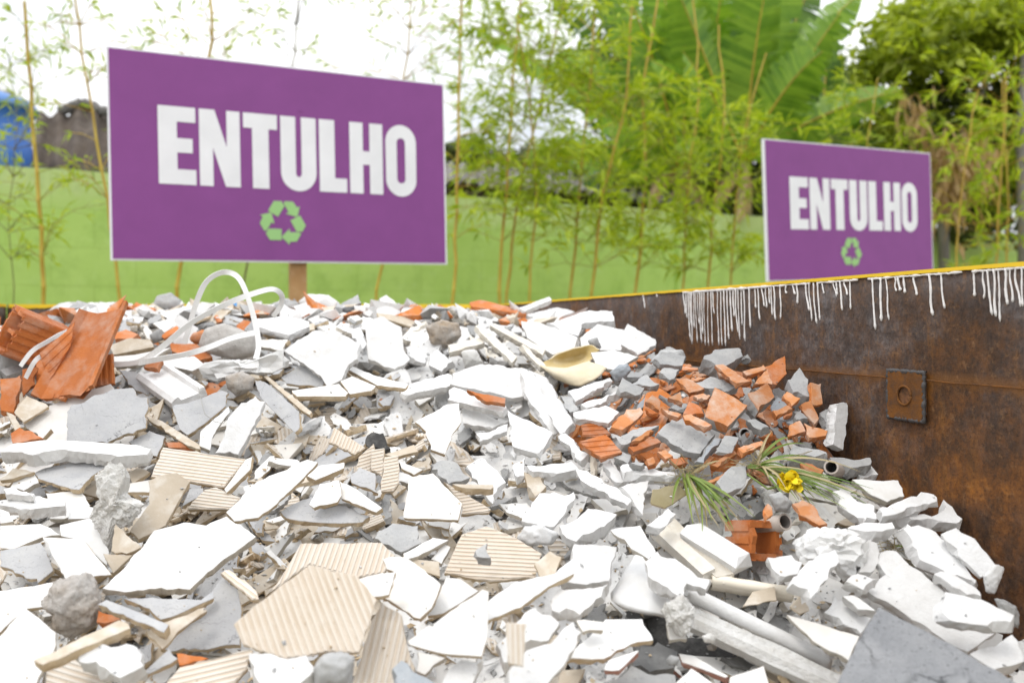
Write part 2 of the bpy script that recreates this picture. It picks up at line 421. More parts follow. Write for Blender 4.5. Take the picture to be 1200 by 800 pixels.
def slab_mb(poly, th, jit=0.0012, bev=0.0007, facet=0.0, step=0.008, rnd=RND, ribs=None, dome=0.0):
    """poly: 2D local outline (top face z=0). slots 0 top, 1 side, 2 bottom"""
    if poly_area(poly) < 0: poly = poly[::-1]
    p = refine(poly, step, jit, rnd)
    n = len(p)
    size = math.sqrt(abs(poly_area(poly)))
    mb = MB()
    if facet > 0:
        o = rnd.uniform(0, 99); o2 = rnd.uniform(0, 99)
        am = []; dz = []
        for i in range(n):
            q = p[i] / max(size, 1e-6) * 1.7
            w = max(0.0, noise.noise(Vector((q.x + o, q.y, o)))) * 2.2
            w = w if w > .35 else w * .25
            am.append(min(facet * w * rnd.uniform(.75, 1.25), size * 0.13) + bev); dz.append(-min(th * 0.7, th * 0.9 * w) - bev * .5)
    else:
        am = [bev] * n; dz = [-bev] * n
    rel = 0.0
    r0 = inset(p, am)
    tilt = (rnd.uniform(-1, 1), rnd.uniform(-1, 1))
    z0 = [0.0] * n
    mid = inset(p, [rnd.uniform(-0.6, 1.0) * jit * 1.1 for _ in range(n)])
    bot = inset(p, [abs(rnd.gauss(0, 1)) * jit * 1.2 + rnd.uniform(0, th * 0.22) for _ in range(n)])
    vs = [(q.x, q.y, 0 if ribs is None else -0.0016) for q in r0]
    vs += [(q.x, q.y, dz[i] - (0 if ribs is None else 0.0016)) for i, q in enumerate(p)]
    zt = [min(dz[i] - 0.0005, -th * 0.55 + rnd.uniform(-.12, .12) * th) - (0 if ribs is None else 0.0016) for i in range(n)]
    vs += [(q.x, q.y, zt[i]) for i, q in enumerate(mid)]
    vs += [(q.x, q.y, -th + min(0, zt[i] + th * .8) ) for i, q in enumerate(bot)]
    mb.v = vs
    def addf(f, m): mb.f.append(list(f)); mb.m.append(m)
    for (a, b, c) in tessellate_polygon([[Vector(v) for v in vs[:n]]]):
        A, B, Cc = (Vector(vs[k][:2]) for k in (a, b, c))
        if (B - A).cross(Cc - A) < 0: a, c = c, a
        addf((a, b, c), 0 if ribs is None else 3)
    for i in range(n):
        j = (i + 1) % n
        addf((n + i, n + j, j, i), 0)
        for r in (1, 2):
            addf(((r + 1) * n + i, (r + 1) * n + j, r * n + j, r * n + i), 1)
    for (a, b, c) in tessellate_polygon([[Vector(v) for v in vs[3 * n:]]]):
        A, B, Cc = (Vector(vs[3 * n + k][:2]) for k in (a, b, c))
        if (B - A).cross(Cc - A) > 0: a, c = c, a
        addf((3 * n + a, 3 * n + b, 3 * n + c), 2)
    if ribs is not None:
        ang, pitch = ribs
        nx, ny = -math.sin(ang), math.cos(ang)
        base = inset(p, 0.0012)
        vals = [nx * q.x + ny * q.y for q in base]
        k0, k1 = int(min(vals) / pitch) - 1, int(max(vals) / pitch) + 1
        for k in range(k0, k1 + 1):
            c0 = k * pitch
            w0, w1 = 0.62 * pitch, 0.40 * pitch
            lo = clip(base, nx, ny, c0); lo = clip(lo, -nx, -ny, -(c0 + w0)) if len(lo) > 2 else lo
            if len(lo) < 3: continue
            cc = c0 + w0 / 2
            # shrink towards the rib's centre line for the top of the trapezoid
            hi = []
            for (x, y) in lo:
                s = nx * x + ny * y - cc
                hi.append((x - nx * s * (1 - w1 / w0), y - ny * s * (1 - w1 / w0)))
            m_ = len(lo)
            ar = poly_area(lo)
            if abs(ar) < 1e-7: continue
            if ar < 0: lo.reverse(); hi.reverse()
            b = len(mb.v)
            mb.v += [(x, y, -0.0018) for x, y in lo] + [(x, y, 0.0) for x, y in hi]
            for (a_, b_, c_) in tri(lo):
                A, B, Cc = Vector(lo[a_]), Vector(lo[b_]), Vector(lo[c_])
                if (B - A).cross(Cc - A) < 0: a_, c_ = c_, a_
                addf((b + m_ + a_, b + m_ + b_, b + m_ + c_), 0)
            for i in range(m_):
                j = (i + 1) % m_
                addf((b + i, b + j, b + m_ + j, b + m_ + i), 0)
    return mb

def frame(t, az):
    t, az = math.radians(t), math.radians(az)
    n = Vector((math.sin(t) * math.sin(az), -math.sin(t) * math.cos(az), math.cos(t)))
    e1 = Vector((math.cos(az), math.sin(az), 0))
    e2 = n.cross(e1)
    return e1, e2, n

KIND = {  # code: name, category, materials(top, side, bottom, groove), thickness, jitter, facet
    'W': ('white_tile_shard', 'tile shard', ('glaze', 'biscuit', 'mortar'), 0.011, 0.0013, 0),
    'V': ('white_tile_shard', 'tile shard', ('glaze', 'biscuit2', 'mortar'), 0.013, 0.0013, 0),
    'P': ('plaster_chunk', 'plaster chunk', ('plaster', 'plaster', 'plaster'), 0.018, 0.0022, 0.005),
    'R': ('ribbed_tile_shard', 'ribbed tile', ('rib', 'biscuit', 'rib', 'groove'), 0.011, 0.0012, 0),
    'G': ('mortar_backed_shard', 'mortar shard', ('mortar', 'biscuit', 'glaze'), 0.013, 0.0022, 0),
    'C': ('concrete_chunk', 'concrete chunk', ('concrete', 'concrete', 'concrete'), 0.022, 0.003, 0.005),
    'S': ('concrete_chunk', 'concrete chunk', ('slate', 'slate', 'slate'), 0.03, 0.003, 0.008),
    'B': ('clay_brick_shard', 'brick shard', ('claypale', 'clay', 'mortar'), 0.014, 0.0016, 0.003),
    'D': ('clay_brick_shard', 'brick shard', ('clayred', 'clay', 'clay'), 0.014, 0.0016, 0.003),
    'E': ('clay_brick_shard', 'brick shard', ('clayred', 'clay', 'clay', 'clayred'), 0.014, 0.0012, 0),
    'T': ('beige_tile_shard', 'beige shard', ('tan', 'biscuit', 'tan'), 0.010, 0.0014, 0),
    'L': ('cream_strip', 'strip', ('creamplaster', 'creamplaster', 'creamplaster'), 0.016, 0.001, 0.003),
    'K': ('pink_edged_tile', 'tile shard', ('glaze', 'pink', 'pink'), 0.012, 0.0012, 0),
    'A': ('asphalt_chunk', 'asphalt chunk', ('asphalt', 'asphalt', 'asphalt'), 0.03, 0.003, 0.006),
    'X': ('dark_sheet', 'darksheet', ('darksheet', 'darksheet', 'darksheet'), 0.006, 0.004, 0),
}
OFF = {'A': (0, 310), 'B': (0, 470), 'C': (0, 600), 'D': (300, 310), 'E': (300, 470), 'F': (300, 600), 'G': (600, 310),
       'H': (600, 470), 'I': (600, 600), 'J': (800, 380), 'K': (900, 520), 'L': (900, 600)}
PIECES = []     # dicts: obj, kind code, label, short
HEROPX = []

def px(reg, s):
    if isinstance(s, str):
        pts = [tuple(float(q) for q in w.split(',')) for w in s.split()]
    else: pts = s
    if reg == '-': return pts
    ox, oy = OFF[reg]
    return [(ox + x / 4.0, oy + y / 4.0) for x, y in pts]

def place_frame(pts, t, az, layer, d):
    e1, e2, n = frame(t, az)
    a = max(pts, key=lambda p: p[1])
    if d is None:
        d = heap_hit(a[0], a[1])
        if d is None: d = 2.72
        d -= (0.02 + 0.028 * layer)
    P0 = at(a[0], a[1], d)
    out = []
    for (u, v) in pts:
        r = ray(u, v)
        den = n.dot(r)
        if den > -0.12: den = -0.12
        k = n.dot(P0 - CAM) / den
        out.append(CAM + r * k)
    c = sum(out, Vector()) / len(out)
    return e1, e2, n, c, out

def put(reg, s, kind, t=38, az=0, th=None, layer=0, lab=None, short=None, ribs=None, d=None, facet=None, name=None, cat=None, jit=None):
    pts = px(reg, s)
    e1, e2, n, c, w = place_frame(pts, t, az, layer, d)
    nm, ct, mats, th0, j0, f0 = KIND[kind]
    loc2 = [Vector(((p - c).dot(e1), (p - c).dot(e2))) for p in w]
    rb = None
    if ribs is not None:        # ribs: direction in the picture (du, dv) -> in-plane direction
        du, dv = ribs[0], ribs[1]
        pu, pv = proj(c)
        def onpl(u, v):
            r = ray(u, v); k = n.dot(c - CAM) / n.dot(r); q = CAM + r * k - c
            return Vector((q.dot(e1), q.dot(e2)))
        q0, q1 = onpl(pu, pv), onpl(pu + du * 10, pv + dv * 10)
        qv = q1 - q0
        rb = (math.atan2(qv.y, qv.x), (ribs[2] if len(ribs) > 2 else 0.0105) * (.80 if kind == 'R' else 1))
    mb = slab_mb(loc2, th or th0, j0 if jit is None else jit, 0.0007, f0 if facet is None else facet, rnd=random.Random(len(PIECES) * 13 + 5), ribs=rb)
    me = mb.mesh(name or nm)
    mm = [M['plasterw' if (q == 'plaster' and kind == 'P') else q] for q in mats]
    if len(mm) == 3: mm.append(mm[0])
    o = link(name or nm, me, None, mm)
    o.matrix_world = Matrix(((e1.x, e2.x, n.x, c.x), (e1.y, e2.y, n.y, c.y), (e1.z, e2.z, n.z, c.z), (0, 0, 0, 1)))
    PIECES.append(dict(o=o, k=kind, lab=lab, short=short, cat=cat or ct, hero=True))
    return o

_ICO = {}
def ico(sub):
    if sub not in _ICO:
        bm = bmesh.new(); bmesh.ops.create_icosphere(bm, subdivisions=sub, radius=1)
        _ICO[sub] = ([v.co.copy() for v in bm.verts], [[v.index for v in f.verts] for f in bm.faces]); bm.free()
    return _ICO[sub]

def lump(reg, s, mat, name, cat, lab=None, short=None, depth=0.7, amp=0.22, freq=2.2, rough=0.06, rf=9, smooth=True, layer=0, sub=4, kind='C', d=None, seed=None, ridge=False, square=0.0):
    """irregular solid whose outline follows the traced polygon's extents"""
    pts = px(reg, s)
    cu = sum(p[0] for p in pts) / len(pts); cv = sum(p[1] for p in pts) / len(pts)
    # radial outline function
    ang = []
    for p in pts: ang.append((math.atan2(-(p[1] - cv), p[0] - cu), math.hypot(p[0] - cu, p[1] - cv)))
    def rad(a):
        dx, dy = math.cos(a), -math.sin(a)
        best = None
        for i in range(len(pts)):
            x1, y1 = pts[i][0] - cu, pts[i][1] - cv; x2, y2 = pts[(i + 1) % len(pts)][0] - cu, pts[(i + 1) % len(pts)][1] - cv
            ex, ey = x2 - x1, y2 - y1
            den = dx * ey - dy * ex
            if abs(den) < 1e-9: continue
            tt = (x1 * ey - y1 * ex) / den; ss = (x1 * dy - y1 * dx) / den
            if tt > 0 and -1e-6 <= ss <= 1 + 1e-6: best = tt if best is None else max(best, tt)
        return best or 5.0
    a = max(pts, key=lambda p: p[1])
    if d is None:
        d = heap_hit(a[0], a[1]); d = (d if d is not None else 2.72) - 0.03 * layer
    mean = sum(rad(k * math.pi / 8) for k in range(16)) / 16 * d / F
    dc = d + mean * depth * 0.35
    c = at(cu, cv, dc)
    sd = (len(PIECES) * 1.37 if seed is None else seed)
    V, Fc = ico(sub)
    vs = []
    for v in V:
        # sphere in view-aligned frame: x right, z up, y away
        rr = math.hypot(v.x, v.z)
        a_ = math.atan2(v.z, v.x)
        R = rad(a_) * dc / F
        q = Vector((v.x * R, v.y * mean * depth, v.z * R))
        w = noise.noise(v * freq + Vector((sd, sd * .7, -sd)))
        if ridge:
            w = 0.45 - abs(w) * 1.8 + (0.25 - abs(noise.noise(v * freq * 2.1 + Vector((-sd, 4, sd)))) * 1.3) + .6 * (0.2 - abs(noise.noise(v * freq * 4.5 + Vector((sd, 9, -sd)))))
        w2 = noise.fractal(v * rf + Vector((-sd, sd, sd)), 0.9, 2.1, 6)
        k = 1 + amp * w * (0.35 + 0.65 * abs(v.y)) + rough * w2
        vs.append(q * k)
    mb = MB(); mb.add(vs, Fc)
    o = mb.build(name, [M[mat]], None, smooth)
    o.location = c
    PIECES.append(dict(o=o, k=kind, lab=lab, short=short, cat=cat, hero=True))
    return o

def bar(p0, p1, prof, mat, name, cat, lab=None, short=None, up=(0, -0.5, 0.86), rough=0.0, seg=14, kind='L', smooth=False):
    """closed 2D profile swept between two points: mouldings, bars, pipes"""
    p0, p1 = Vector(p0), Vector(p1)
    ax = (p1 - p0); L = ax.length; ax.normalize()
    upv = Vector(up); upv = (upv - ax * upv.dot(ax)).normalized()
    sd = ax.cross(upv).normalized()
    n = len(prof); vs = []; fs = []
    o0 = RND.uniform(0, 50)
    for i in range(seg + 1):
        t = i / seg
        for k, (x, y) in enumerate(prof):
            e = (RND.uniform(-1, 1) * rough * 2.0 if i in (0, seg) else 0)
            w = 1 + rough * 14 * noise.noise(Vector((t * L * 18 + o0, k * 0.9, 2.0)))
            vs.append(Vector((x * w, y * w, (t - 0.5) * L + e)))
    for i in range(seg):
        for k in range(n):
            k2 = (k + 1) % n
            fs.append((i * n + k, (i + 1) * n + k, (i + 1) * n + k2, i * n + k2))
    mb = MB(); mb.add(vs, fs)
    for base, rev in ((0, False), (seg * n, True)):
        for tr in tri(prof):
            a, b, c = tr
            A, B, Cc = Vector(prof[a]), Vector(prof[b]), Vector(prof[c])
            ccw = (B - A).cross(Cc - A) > 0
            if ccw == rev: pass
            else: a, c = c, a
            mb.f.append([base + a, base + b, base + c]); mb.m.append(0)
    o = mb.build(name, [M['plasterw' if mat == 'plaster' else mat]], None, smooth)
    c = (p0 + p1) / 2
    o.matrix_world = Matrix(((sd.x, upv.x, ax.x, c.x), (sd.y, upv.y, ax.y, c.y), (sd.z, upv.z, ax.z, c.z), (0, 0, 0, 1)))
    bm = bmesh.new(); bm.from_mesh(o.data); bmesh.ops.recalc_face_normals(bm, faces=bm.faces); bm.to_mesh(o.data); bm.free()
    PIECES.append(dict(o=o, k=kind, lab=lab, short=short, cat=cat, hero=True))
    return o

def hp(u, v, lift=0.03):
    d = heap_hit(u, v)
    return at(u, v, (d if d else 2.72) - lift)

def circ(r, n=14): return [(r * math.cos(2 * math.pi * k / n), r * math.sin(2 * math.pi * k / n)) for k in range(n)]

def pipe(p0, p1, r, wt, lab=None, short=None, mat='pvc'):
    p0, p1 = Vector(p0), Vector(p1)
    ax = (p1 - p0).normalized(); L = (p1 - p0).length
    a = ax.cross(Vector((0, 0, 1))).normalized(); b = a.cross(ax)
    n = 24; vs = []
    for (rr, t) in ((r, 0), (r, L), (r - wt, L), (r - wt, 0)):
        for k in range(n):
            q = 2 * math.pi * k / n
            vs.append(a * rr * math.cos(q) + b * rr * math.sin(q) + ax * t)
    mb = MB()
    mb.v = [tuple(v) for v in vs]
    for i in range(4):
        i2 = (i + 1) % 4
        for k in range(n):
            k2 = (k + 1) % n
            mb.f.append([i * n + k, i * n + k2, i2 * n + k2, i2 * n + k]); mb.m.append(1 if i == 2 else 0)
    o = mb.build('pipe_offcut', [M[mat], M['pvc_shade']])
    bm = bmesh.new(); bm.from_mesh(o.data); bmesh.ops.recalc_face_normals(bm, faces=bm.faces); bm.to_mesh(o.data); bm.free()
    for p in o.data.polygons: p.use_smooth = p.index % (4 * n) >= 0 and (p.index // n) in (0, 2)
    o.location = p0
    PIECES.append(dict(o=o, k='O', lab=lab, short=short, cat='pipe', hero=True))
    return o

def hollow_brick(c, size, rot, cells, lab, short, seed=1):
    """clay block: outer walls, inner webs, grooved faces; hole axis is local y"""
    r = random.Random(seed)
    w, l, h = size; t = 0.009
    mb = MB()
    def wall(x0, x1, z0, z1):
        # broken ends: subdivide the ends irregularly
        y0 = -l / 2 + r.uniform(-.01, .012); y1 = l / 2 + r.uniform(-.02, .01)
        nx = max(1, int(max(x1 - x0, z1 - z0) / 0.012))
        vs = []; hor = (x1 - x0) > (z1 - z0)
        for s in (0, 1):
            for k in range(nx + 1):
                q = k / nx
                yy = (y0 if s == 0 else y1) + r.uniform(-.004, .004)
                if hor: vs += [(x0 + (x1 - x0) * q, yy, z0), (x0 + (x1 - x0) * q, yy, z1)]
                else: vs += [(x0, yy, z0 + (z1 - z0) * q), (x1, yy, z0 + (z1 - z0) * q)]
        m = 2 * (nx + 1); fs = []
        for k in range(nx):
            a = 2 * k
            fs += [(a, a + 2, m + a + 2, m + a), (a + 1, m + a + 1, m + a + 3, a + 3), (a, a + 1, a + 3, a + 2), (m + a, m + a + 2, m + a + 3, m + a + 1)]
        fs += [(0, m, m + 1, 1), (m - 2, m - 1, 2 * m - 1, 2 * m - 2)]
        mb.add(vs, fs)
    wall(-w / 2, w / 2, -h / 2, -h / 2 + t); wall(-w / 2, w / 2, h / 2 - t, h / 2)
    e = 0.0004
    wall(-w / 2, -w / 2 + t, -h / 2 + t + e, h / 2 - t - e); wall(w / 2 - t, w / 2, -h / 2 + t + e, h / 2 - t - e)
    nx, nzc = cells
    for k in range(1, nx):
        x = -w / 2 + w * k / nx; wall(x - t / 2, x + t / 2, -h / 2 + t + e, h / 2 - t - e)
    for k in range(1, nzc):
        z = -h / 2 + h * k / nzc
        for j in range(nx):
            xa = -w / 2 + w * j / nx + (t if j == 0 else t / 2) + e; xb = -w / 2 + w * (j + 1) / nx - (t if j == nx - 1 else t / 2) - e
            wall(xa, xb, z - t / 2, z + t / 2)
    ng = int(w / 0.017)
    for k in range(ng):
        x = -w / 2 + (k + .5) * w / ng
        for s in (1, -1): mb.box((x, r.uniform(-.002, .002), s * (h / 2 + .0012)), (w / ng * .55, l * .95, .0024))
    ng = int(h / 0.017)
    for k in range(ng):
        z = -h / 2 + (k + .5) * h / ng
        for s in (1, -1): mb.box((s * (w / 2 + .0012), 0, z), (.0024, l * .95, h / ng * .55))
    o = mb.build('hollow_clay_brick', [M['clayred']])
    bm = bmesh.new(); bm.from_mesh(o.data); bmesh.ops.recalc_face_normals(bm, faces=bm.faces); bm.to_mesh(o.data); bm.free()
    o.location = c; o.rotation_euler = rot
    PIECES.append(dict(o=o, k='D', lab=lab, short=short, cat='hollow brick', hero=True))
    return o

def sheet(rows, th, mats, name, cat, lab, short, sub=2, kind='O', back=0):
    """rows of (u, v, d) control points -> thin bent sheet with thickness; slot 1 on the inner face"""
    P = [[at(*q) for q in r] for r in rows]
    # Catmull-Rom style densify via simple smoothing subdivision
    def dens(l):
        out = []
        for i in range(len(l) - 1):
            p0, p1, p2, p3 = l[max(i - 1, 0)], l[i], l[i + 1], l[min(i + 2, len(l) - 1)]
            for k in range(6):
                t = k / 6
                out.append(0.5 * ((2 * p1) + (p2 - p0) * t + (2 * p0 - 5 * p1 + 4 * p2 - p3) * t * t + (3 * p1 - p0 - 3 * p2 + p3) * t ** 3))
        out.append(l[-1]); return out
    P = [dens(r) for r in P]
    P = list(zip(*[dens([P[i][j] for i in range(len(P))]) for j in range(len(P[0]))]))
    P = [[p + Vector((noise.noise(p * 38), noise.noise(p * 38 + Vector((5, 5, 5))), noise.noise(p * 38 + Vector((9, 1, 4))))) * (.0035 if th > .003 else .0012) for p in r] for r in P]
    nr, nc = len(P), len(P[0])
    c = sum((p for r in P for p in r), Vector()) / (nr * nc)
    nrm = [[None] * nc for _ in range(nr)]
    for i in range(nr):
        for j in range(nc):
            a = P[min(i + 1, nr - 1)][j] - P[max(i - 1, 0)][j]; b = P[i][min(j + 1, nc - 1)] - P[i][max(j - 1, 0)]
            n_ = a.cross(b); nrm[i][j] = n_.normalized() if n_.length > 1e-12 else Vector((0, 0, 1))
    mb = MB()
    vs = [P[i][j] - c + nrm[i][j] * th / 2 for i in range(nr) for j in range(nc)] + [P[i][j] - c - nrm[i][j] * th / 2 for i in range(nr) for j in range(nc)]
    mb.v = [tuple(v) for v in vs]
    n = nr * nc
    for i in range(nr - 1):
        for j in range(nc - 1):
            a, b, c_, d_ = i * nc + j, i * nc + j + 1, (i + 1) * nc + j + 1, (i + 1) * nc + j
            mb.f.append([a, d_, c_, b]); mb.m.append(1 if i < back else 0)
            mb.f.append([n + a, n + b, n + c_, n + d_]); mb.m.append(1 if i < back or not back else 0)
    rim = [j for j in range(nc)] + [i * nc + nc - 1 for i in range(1, nr)] + [(nr - 1) * nc + j for j in range(nc - 2, -1, -1)] + [i * nc for i in range(nr - 2, 0, -1)]
    for k in range(len(rim)):
        a, b = rim[k], rim[(k + 1) % len(rim)]
        mb.f.append([a, b, n + b, n + a]); mb.m.append(0)
    o = mb.build(name, [M[q] for q in mats], None, True)
    o.location = c
    PIECES.append(dict(o=o, k=kind, lab=lab, short=short, cat=cat, hero=True))
    return o
# ------------------------------------------------------------------ traced pieces of the heap
# ---- top left corner
put('A', '100,740 290,632 520,558 535,585 330,680 312,830 200,820', 'V', 40, -6, lab='white tile shard jammed behind the big grey mortar-backed tile', layer=0)
put('A', '315,690 330,660 520,585 625,575 640,612 690,622 682,765 600,790 500,832 312,830', 'G', 48, 6, layer=2, lab='large flat grey mortar-backed tile leaning below the orange roof tile', short='large grey mortar-backed tile')
lump('A', '0,370 60,350 130,430 135,480 100,520 0,530', 'concrete', 'concrete_chunk', 'concrete chunk', 'rough grey concrete lump under the hollow orange brick', 'concrete lump under the hollow brick', layer=0)
put('A', '0,535 75,530 100,510 95,575 65,690 0,685', 'D', 55, 20, th=.03, layer=1, lab='deep orange brick lump at the foot of the hollow orange brick')
put('A', '105,490 150,475 178,480 165,560 110,615 98,570', 'D', 60, 30, th=.02, layer=1)
put('A', '170,450 260,430 230,600 170,600', 'D', 55, 10, th=.02, layer=0)
put('A', '345,495 385,520 300,632 245,622', 'E', 50, 10, ribs=(-.6, 1, .011), layer=4, lab='small grooved clay shard lying on the foot of the orange roof tile')
put('A', '445,425 525,415 534,555 440,572', 'E', 58, 0, ribs=(0.03, 1, .012), layer=4, lab='upright grooved clay shard beside the big orange roof tile', short='upright grooved clay shard')
lump('A', '205,280 250,200 330,178 450,182 560,180 620,190 600,230 560,275 480,250 380,300', 'bag', 'plaster_sack', 'sack', 'crumpled white plaster sack at the back beside the orange roof tile', 'white plaster sack', amp=.5, freq=2.4, rough=.08, rf=5, ridge=True, smooth=False, d=3.0)
put('A', '565,262 612,195 640,172 728,205 705,240 620,262', 'D', 50, -15, th=.03, d=2.78, lab='dark orange curved clay shard near the round concrete lump on the crest', short='dark orange clay shard')
lump('A', '715,190 740,145 800,133 850,165 858,215 790,225 722,205', 'concrete', 'concrete_chunk', 'concrete chunk', 'round grey concrete lump on top of the crest', 'round concrete lump on the crest', d=2.9, rough=.05)
put('A', '560,270 640,255 770,222 740,262 620,298', 'T', 40, 10, d=2.7, th=.02)
put('A', '700,205 900,225 925,245 770,245', 'P', 30, 0, d=2.8)
lump('A', '960,300 1050,272 1190,330 1205,420 1110,448 990,420 930,380', 'palecement', 'concrete_chunk', 'concrete chunk', 'big pale concrete lump inside the loop of white strap', 'concrete lump inside the strap loop', layer=1, rough=.03, amp=.15)
lump('A', '885,350 905,320 955,305 985,325 975,370 920,375', 'clay', 'clay_brick_shard', 'brick shard', 'crushed orange brick lump inside the loop of white strap', None, layer=1, kind='D', sub=3)
put('A', '795,365 930,370 995,430 940,448 805,405', 'D', 40, 0, th=.02, layer=1)
put('A', '530,430 640,420 800,388 700,450 640,468 540,480', 'V', 36, 0, layer=2)
put('A', '755,440 910,428 960,468 900,497 765,468', 'V', 36, 0, layer=1)
lump('A', '935,468 1050,446 1200,450 1310,400 1355,470 1260,520 1180,510 1010,548 960,520', 'bag', 'white_bag', 'bag', 'crumpled white plastic bag under the loop of white strap', 'crumpled white bag', amp=.5, freq=2.0, rough=.06, rf=5, ridge=True, layer=2, smooth=False)
put('A', '670,480 740,432 762,450 738,492', 'D', 45, 0, th=.015, layer=4, lab='small orange clay bit resting on the white moulding strip')
put('A', '555,490 660,510 720,575 690,612 600,560', 'G', 42, 0, layer=0)
put('A', '805,662 900,640 1040,588 1072,600 1060,660 960,745 880,798 842,772', 'G', 45, 10, layer=1, lab='ragged grey mortar-backed shard with a cream edge below the white bag', short='ragged mortar shard below the bag')
put('A', '940,780 1070,665 1078,690 1000,800 985,870 935,850', 'V', 45, 30, layer=1)
put('B', '685,66 760,92 935,203 935,224 880,208 700,88', 'T', 30, -20, layer=2, th=.012, lab='thin cream tile edge slanting above the small orange chip')
put('A', '1060,730 1120,660 1195,608 1245,640 1200,730 1115,890 1010,880 1045,800', 'P', 55, 10, th=.03, layer=1, lab='thick white slab standing beside the ragged grey mortar shard', short='standing thick white slab')
lump('A', '1058,520 1130,500 1195,530 1185,590 1115,618 1065,580', 'stone', 'concrete_chunk', 'concrete chunk', 'smooth greyish brown stone under the crumpled white bag', None, rough=.02, amp=.12, layer=1)
put('A', '65,692 125,613 215,650 228,665 110,738', 'T', 40, 10, layer=2)
put('A', '30,690 60,700 100,760 70,775', 'T', 40, 30, layer=2)
put('B', '48,150 90,123 180,150 208,175 58,196', 'D', 38, 0, th=.02, layer=4, lab='orange clay shard on the long white slab below the big mortar tile', short='orange shard on the long white slab')
put('A', '515,378 600,345 702,350 722,385 530,422', 'T', 40, 0, th=.02, layer=0)
put('A', '530,322 590,303 655,325 620,348 535,352', 'D', 40, 0, th=.02, layer=0)
put('A', '715,275 805,248 832,280 770,318', 'V', 45, 0, layer=0)
lump('A', '700,330 750,298 772,350 720,372', 'concrete', 'concrete_chunk', 'concrete chunk', None, None, sub=3)
put('A', '748,332 832,283 838,310 770,347', 'D', 45, 0, th=.015, layer=1)
lump('A', '1060,192 1100,176 1142,192 1120,210 1075,212', 'blue', 'blue_plastic_scrap', 'plastic scrap', 'small crumpled blue plastic scrap behind the loop of white strap', None, sub=3, kind='O', ridge=True, d=2.74)
put('A', '860,212 910,183 955,215 930,230', 'D', 45, 0, d=2.85)
put('A', '1015,240 1090,228 1142,250 1100,264', 'B', 38, 0, d=2.7)
bar(hp(62, 428), hp(6, 445), [(-.02, -.02), (.02, -.02), (.02, .02), (-.02, .02)], 'concrete', 'concrete_chunk', 'concrete chunk', None, None, rough=.004, kind='C')
MOLD = [(-.05, -.012), (.05, -.012), (.05, .004), (.038, .012), (.028, .012), (.022, .002), (-.03, .000), (-.036, .010), (-.05, .010)]
bar(hp(178, 436, .07), hp(222, 466, .08), [(x * .8, y) for x, y in MOLD], 'plaster', 'plaster_moulding', 'moulding', 'short stepped white moulding strip below the loop of white strap', 'stepped white moulding strip', rough=.002, kind='P', up=(0.3, -0.75, .65))
# ---- left middle
put('B', '0,238 60,197 240,178 400,188 660,205 714,222 690,248 560,258 300,228 150,252 100,238', 'P', 22, 0, th=.028, layer=5, lab='long white slab with a broken grey front edge across the left of the heap', short='long white slab', facet=.004)
put('B', '160,335 260,300 420,272 505,303 430,350 370,414 300,400 180,362', 'G', 26, -10, layer=2, lab='grey mortar shard with a ragged cream edge under the long white slab', short='grey shard under the long slab')
lump('B', '455,340 520,295 575,300 602,345 585,430 600,455 672,480 640,540 600,585 550,590 515,700 478,600 430,535 470,450', 'wad', 'plaster_wad', 'plaster wad', 'rough white plaster wad left of the leaning beige strip', 'rough white plaster wad', amp=.35, freq=3.0, rough=.13, rf=8, smooth=False, sub=5, layer=2, kind='P', depth=.5)
put('B', '585,398 600,385 690,368 775,362 770,385 695,425 580,426', 'W', 35, 0, layer=1)
put('B', '695,372 740,350 830,333 890,375 775,582 650,647 605,610 700,480', 'T', 42, 12, layer=2, th=.014, lab='long leaning beige tile strip below the ribbed tile', short='leaning beige strip')
put('B', '765,213 1152,270 1050,402 880,372 708,350', 'R', 42, 8, ribs=(1, .13, .0095), layer=2, lab='ribbed beige tile with level grooves behind the leaning beige strip', short='level-grooved ribbed tile')
put('B', '1050,412 1150,272 1182,258 1172,320 1062,428', 'W', 42, -25, layer=2)
put('B', '960,410 1010,400 1130,450 1080,502 880,502 900,470', 'R', 38, 0, ribs=(1, .12, .009), layer=1)
put('B', '855,490 890,410 950,408 957,432', 'G', 40, 0, layer=1)
put('C', '480,357 580,260 690,130 720,85 860,48 960,60 1060,18 1130,60 1200,112 1100,190 1000,265 890,362 700,357 560,367', 'V', 40, 14, th=.02, layer=4, lab='biggest clean white slab with a pointed corner and broken greyish edge', short='biggest clean white slab', jit=.002)
put('C', '200,115 385,125 520,290 440,300 310,322', 'W', 44, -22, layer=3, lab='clean white tile shard tilted above the rough brown cement lump', short='tilted tile above the cement lump')
lump('C', '205,420 250,330 330,300 405,295 450,350 470,440 445,530 340,588 270,550 255,470', 'stone', 'cement_lump', 'cement lump', 'rough round brownish grey cement lump near the bottom', 'rough round cement lump', rough=.09, rf=7, amp=.2, layer=2, kind='C', sub=5)
put('C', '0,180 190,140 232,220 252,272 180,328 60,268 0,252', 'G', 36, 0, layer=1, lab='pitted grey mortar-backed shard at the left edge', short='pitted grey shard')
put('C', '0,62 190,52 287,105 190,118 70,168 0,168', 'V', 38, 0, layer=2)
put('C', '280,60 420,28 482,60 512,190 500,250 390,132 287,110', 'V', 42, 20, layer=1)
put('C', '-40,375 100,350 252,325 212,440 120,452 0,562 -40,560', 'W', 38, 0, layer=2, lab='wide white tile shard left of the rough round cement lump')
put('C', '-60,620 0,580 120,450 262,560 262,622 170,805 60,900 -60,900', 'V', 44, 16, layer=3, lab='large white tile shard cut by the lower left corner', short='white shard in the lower corner')
put('C', '540,55 662,165 592,195 520,182', 'T', 48, -10, layer=3)
put('C', '480,195 622,200 530,287', 'T', 45, 0, layer=2, ribs=None)
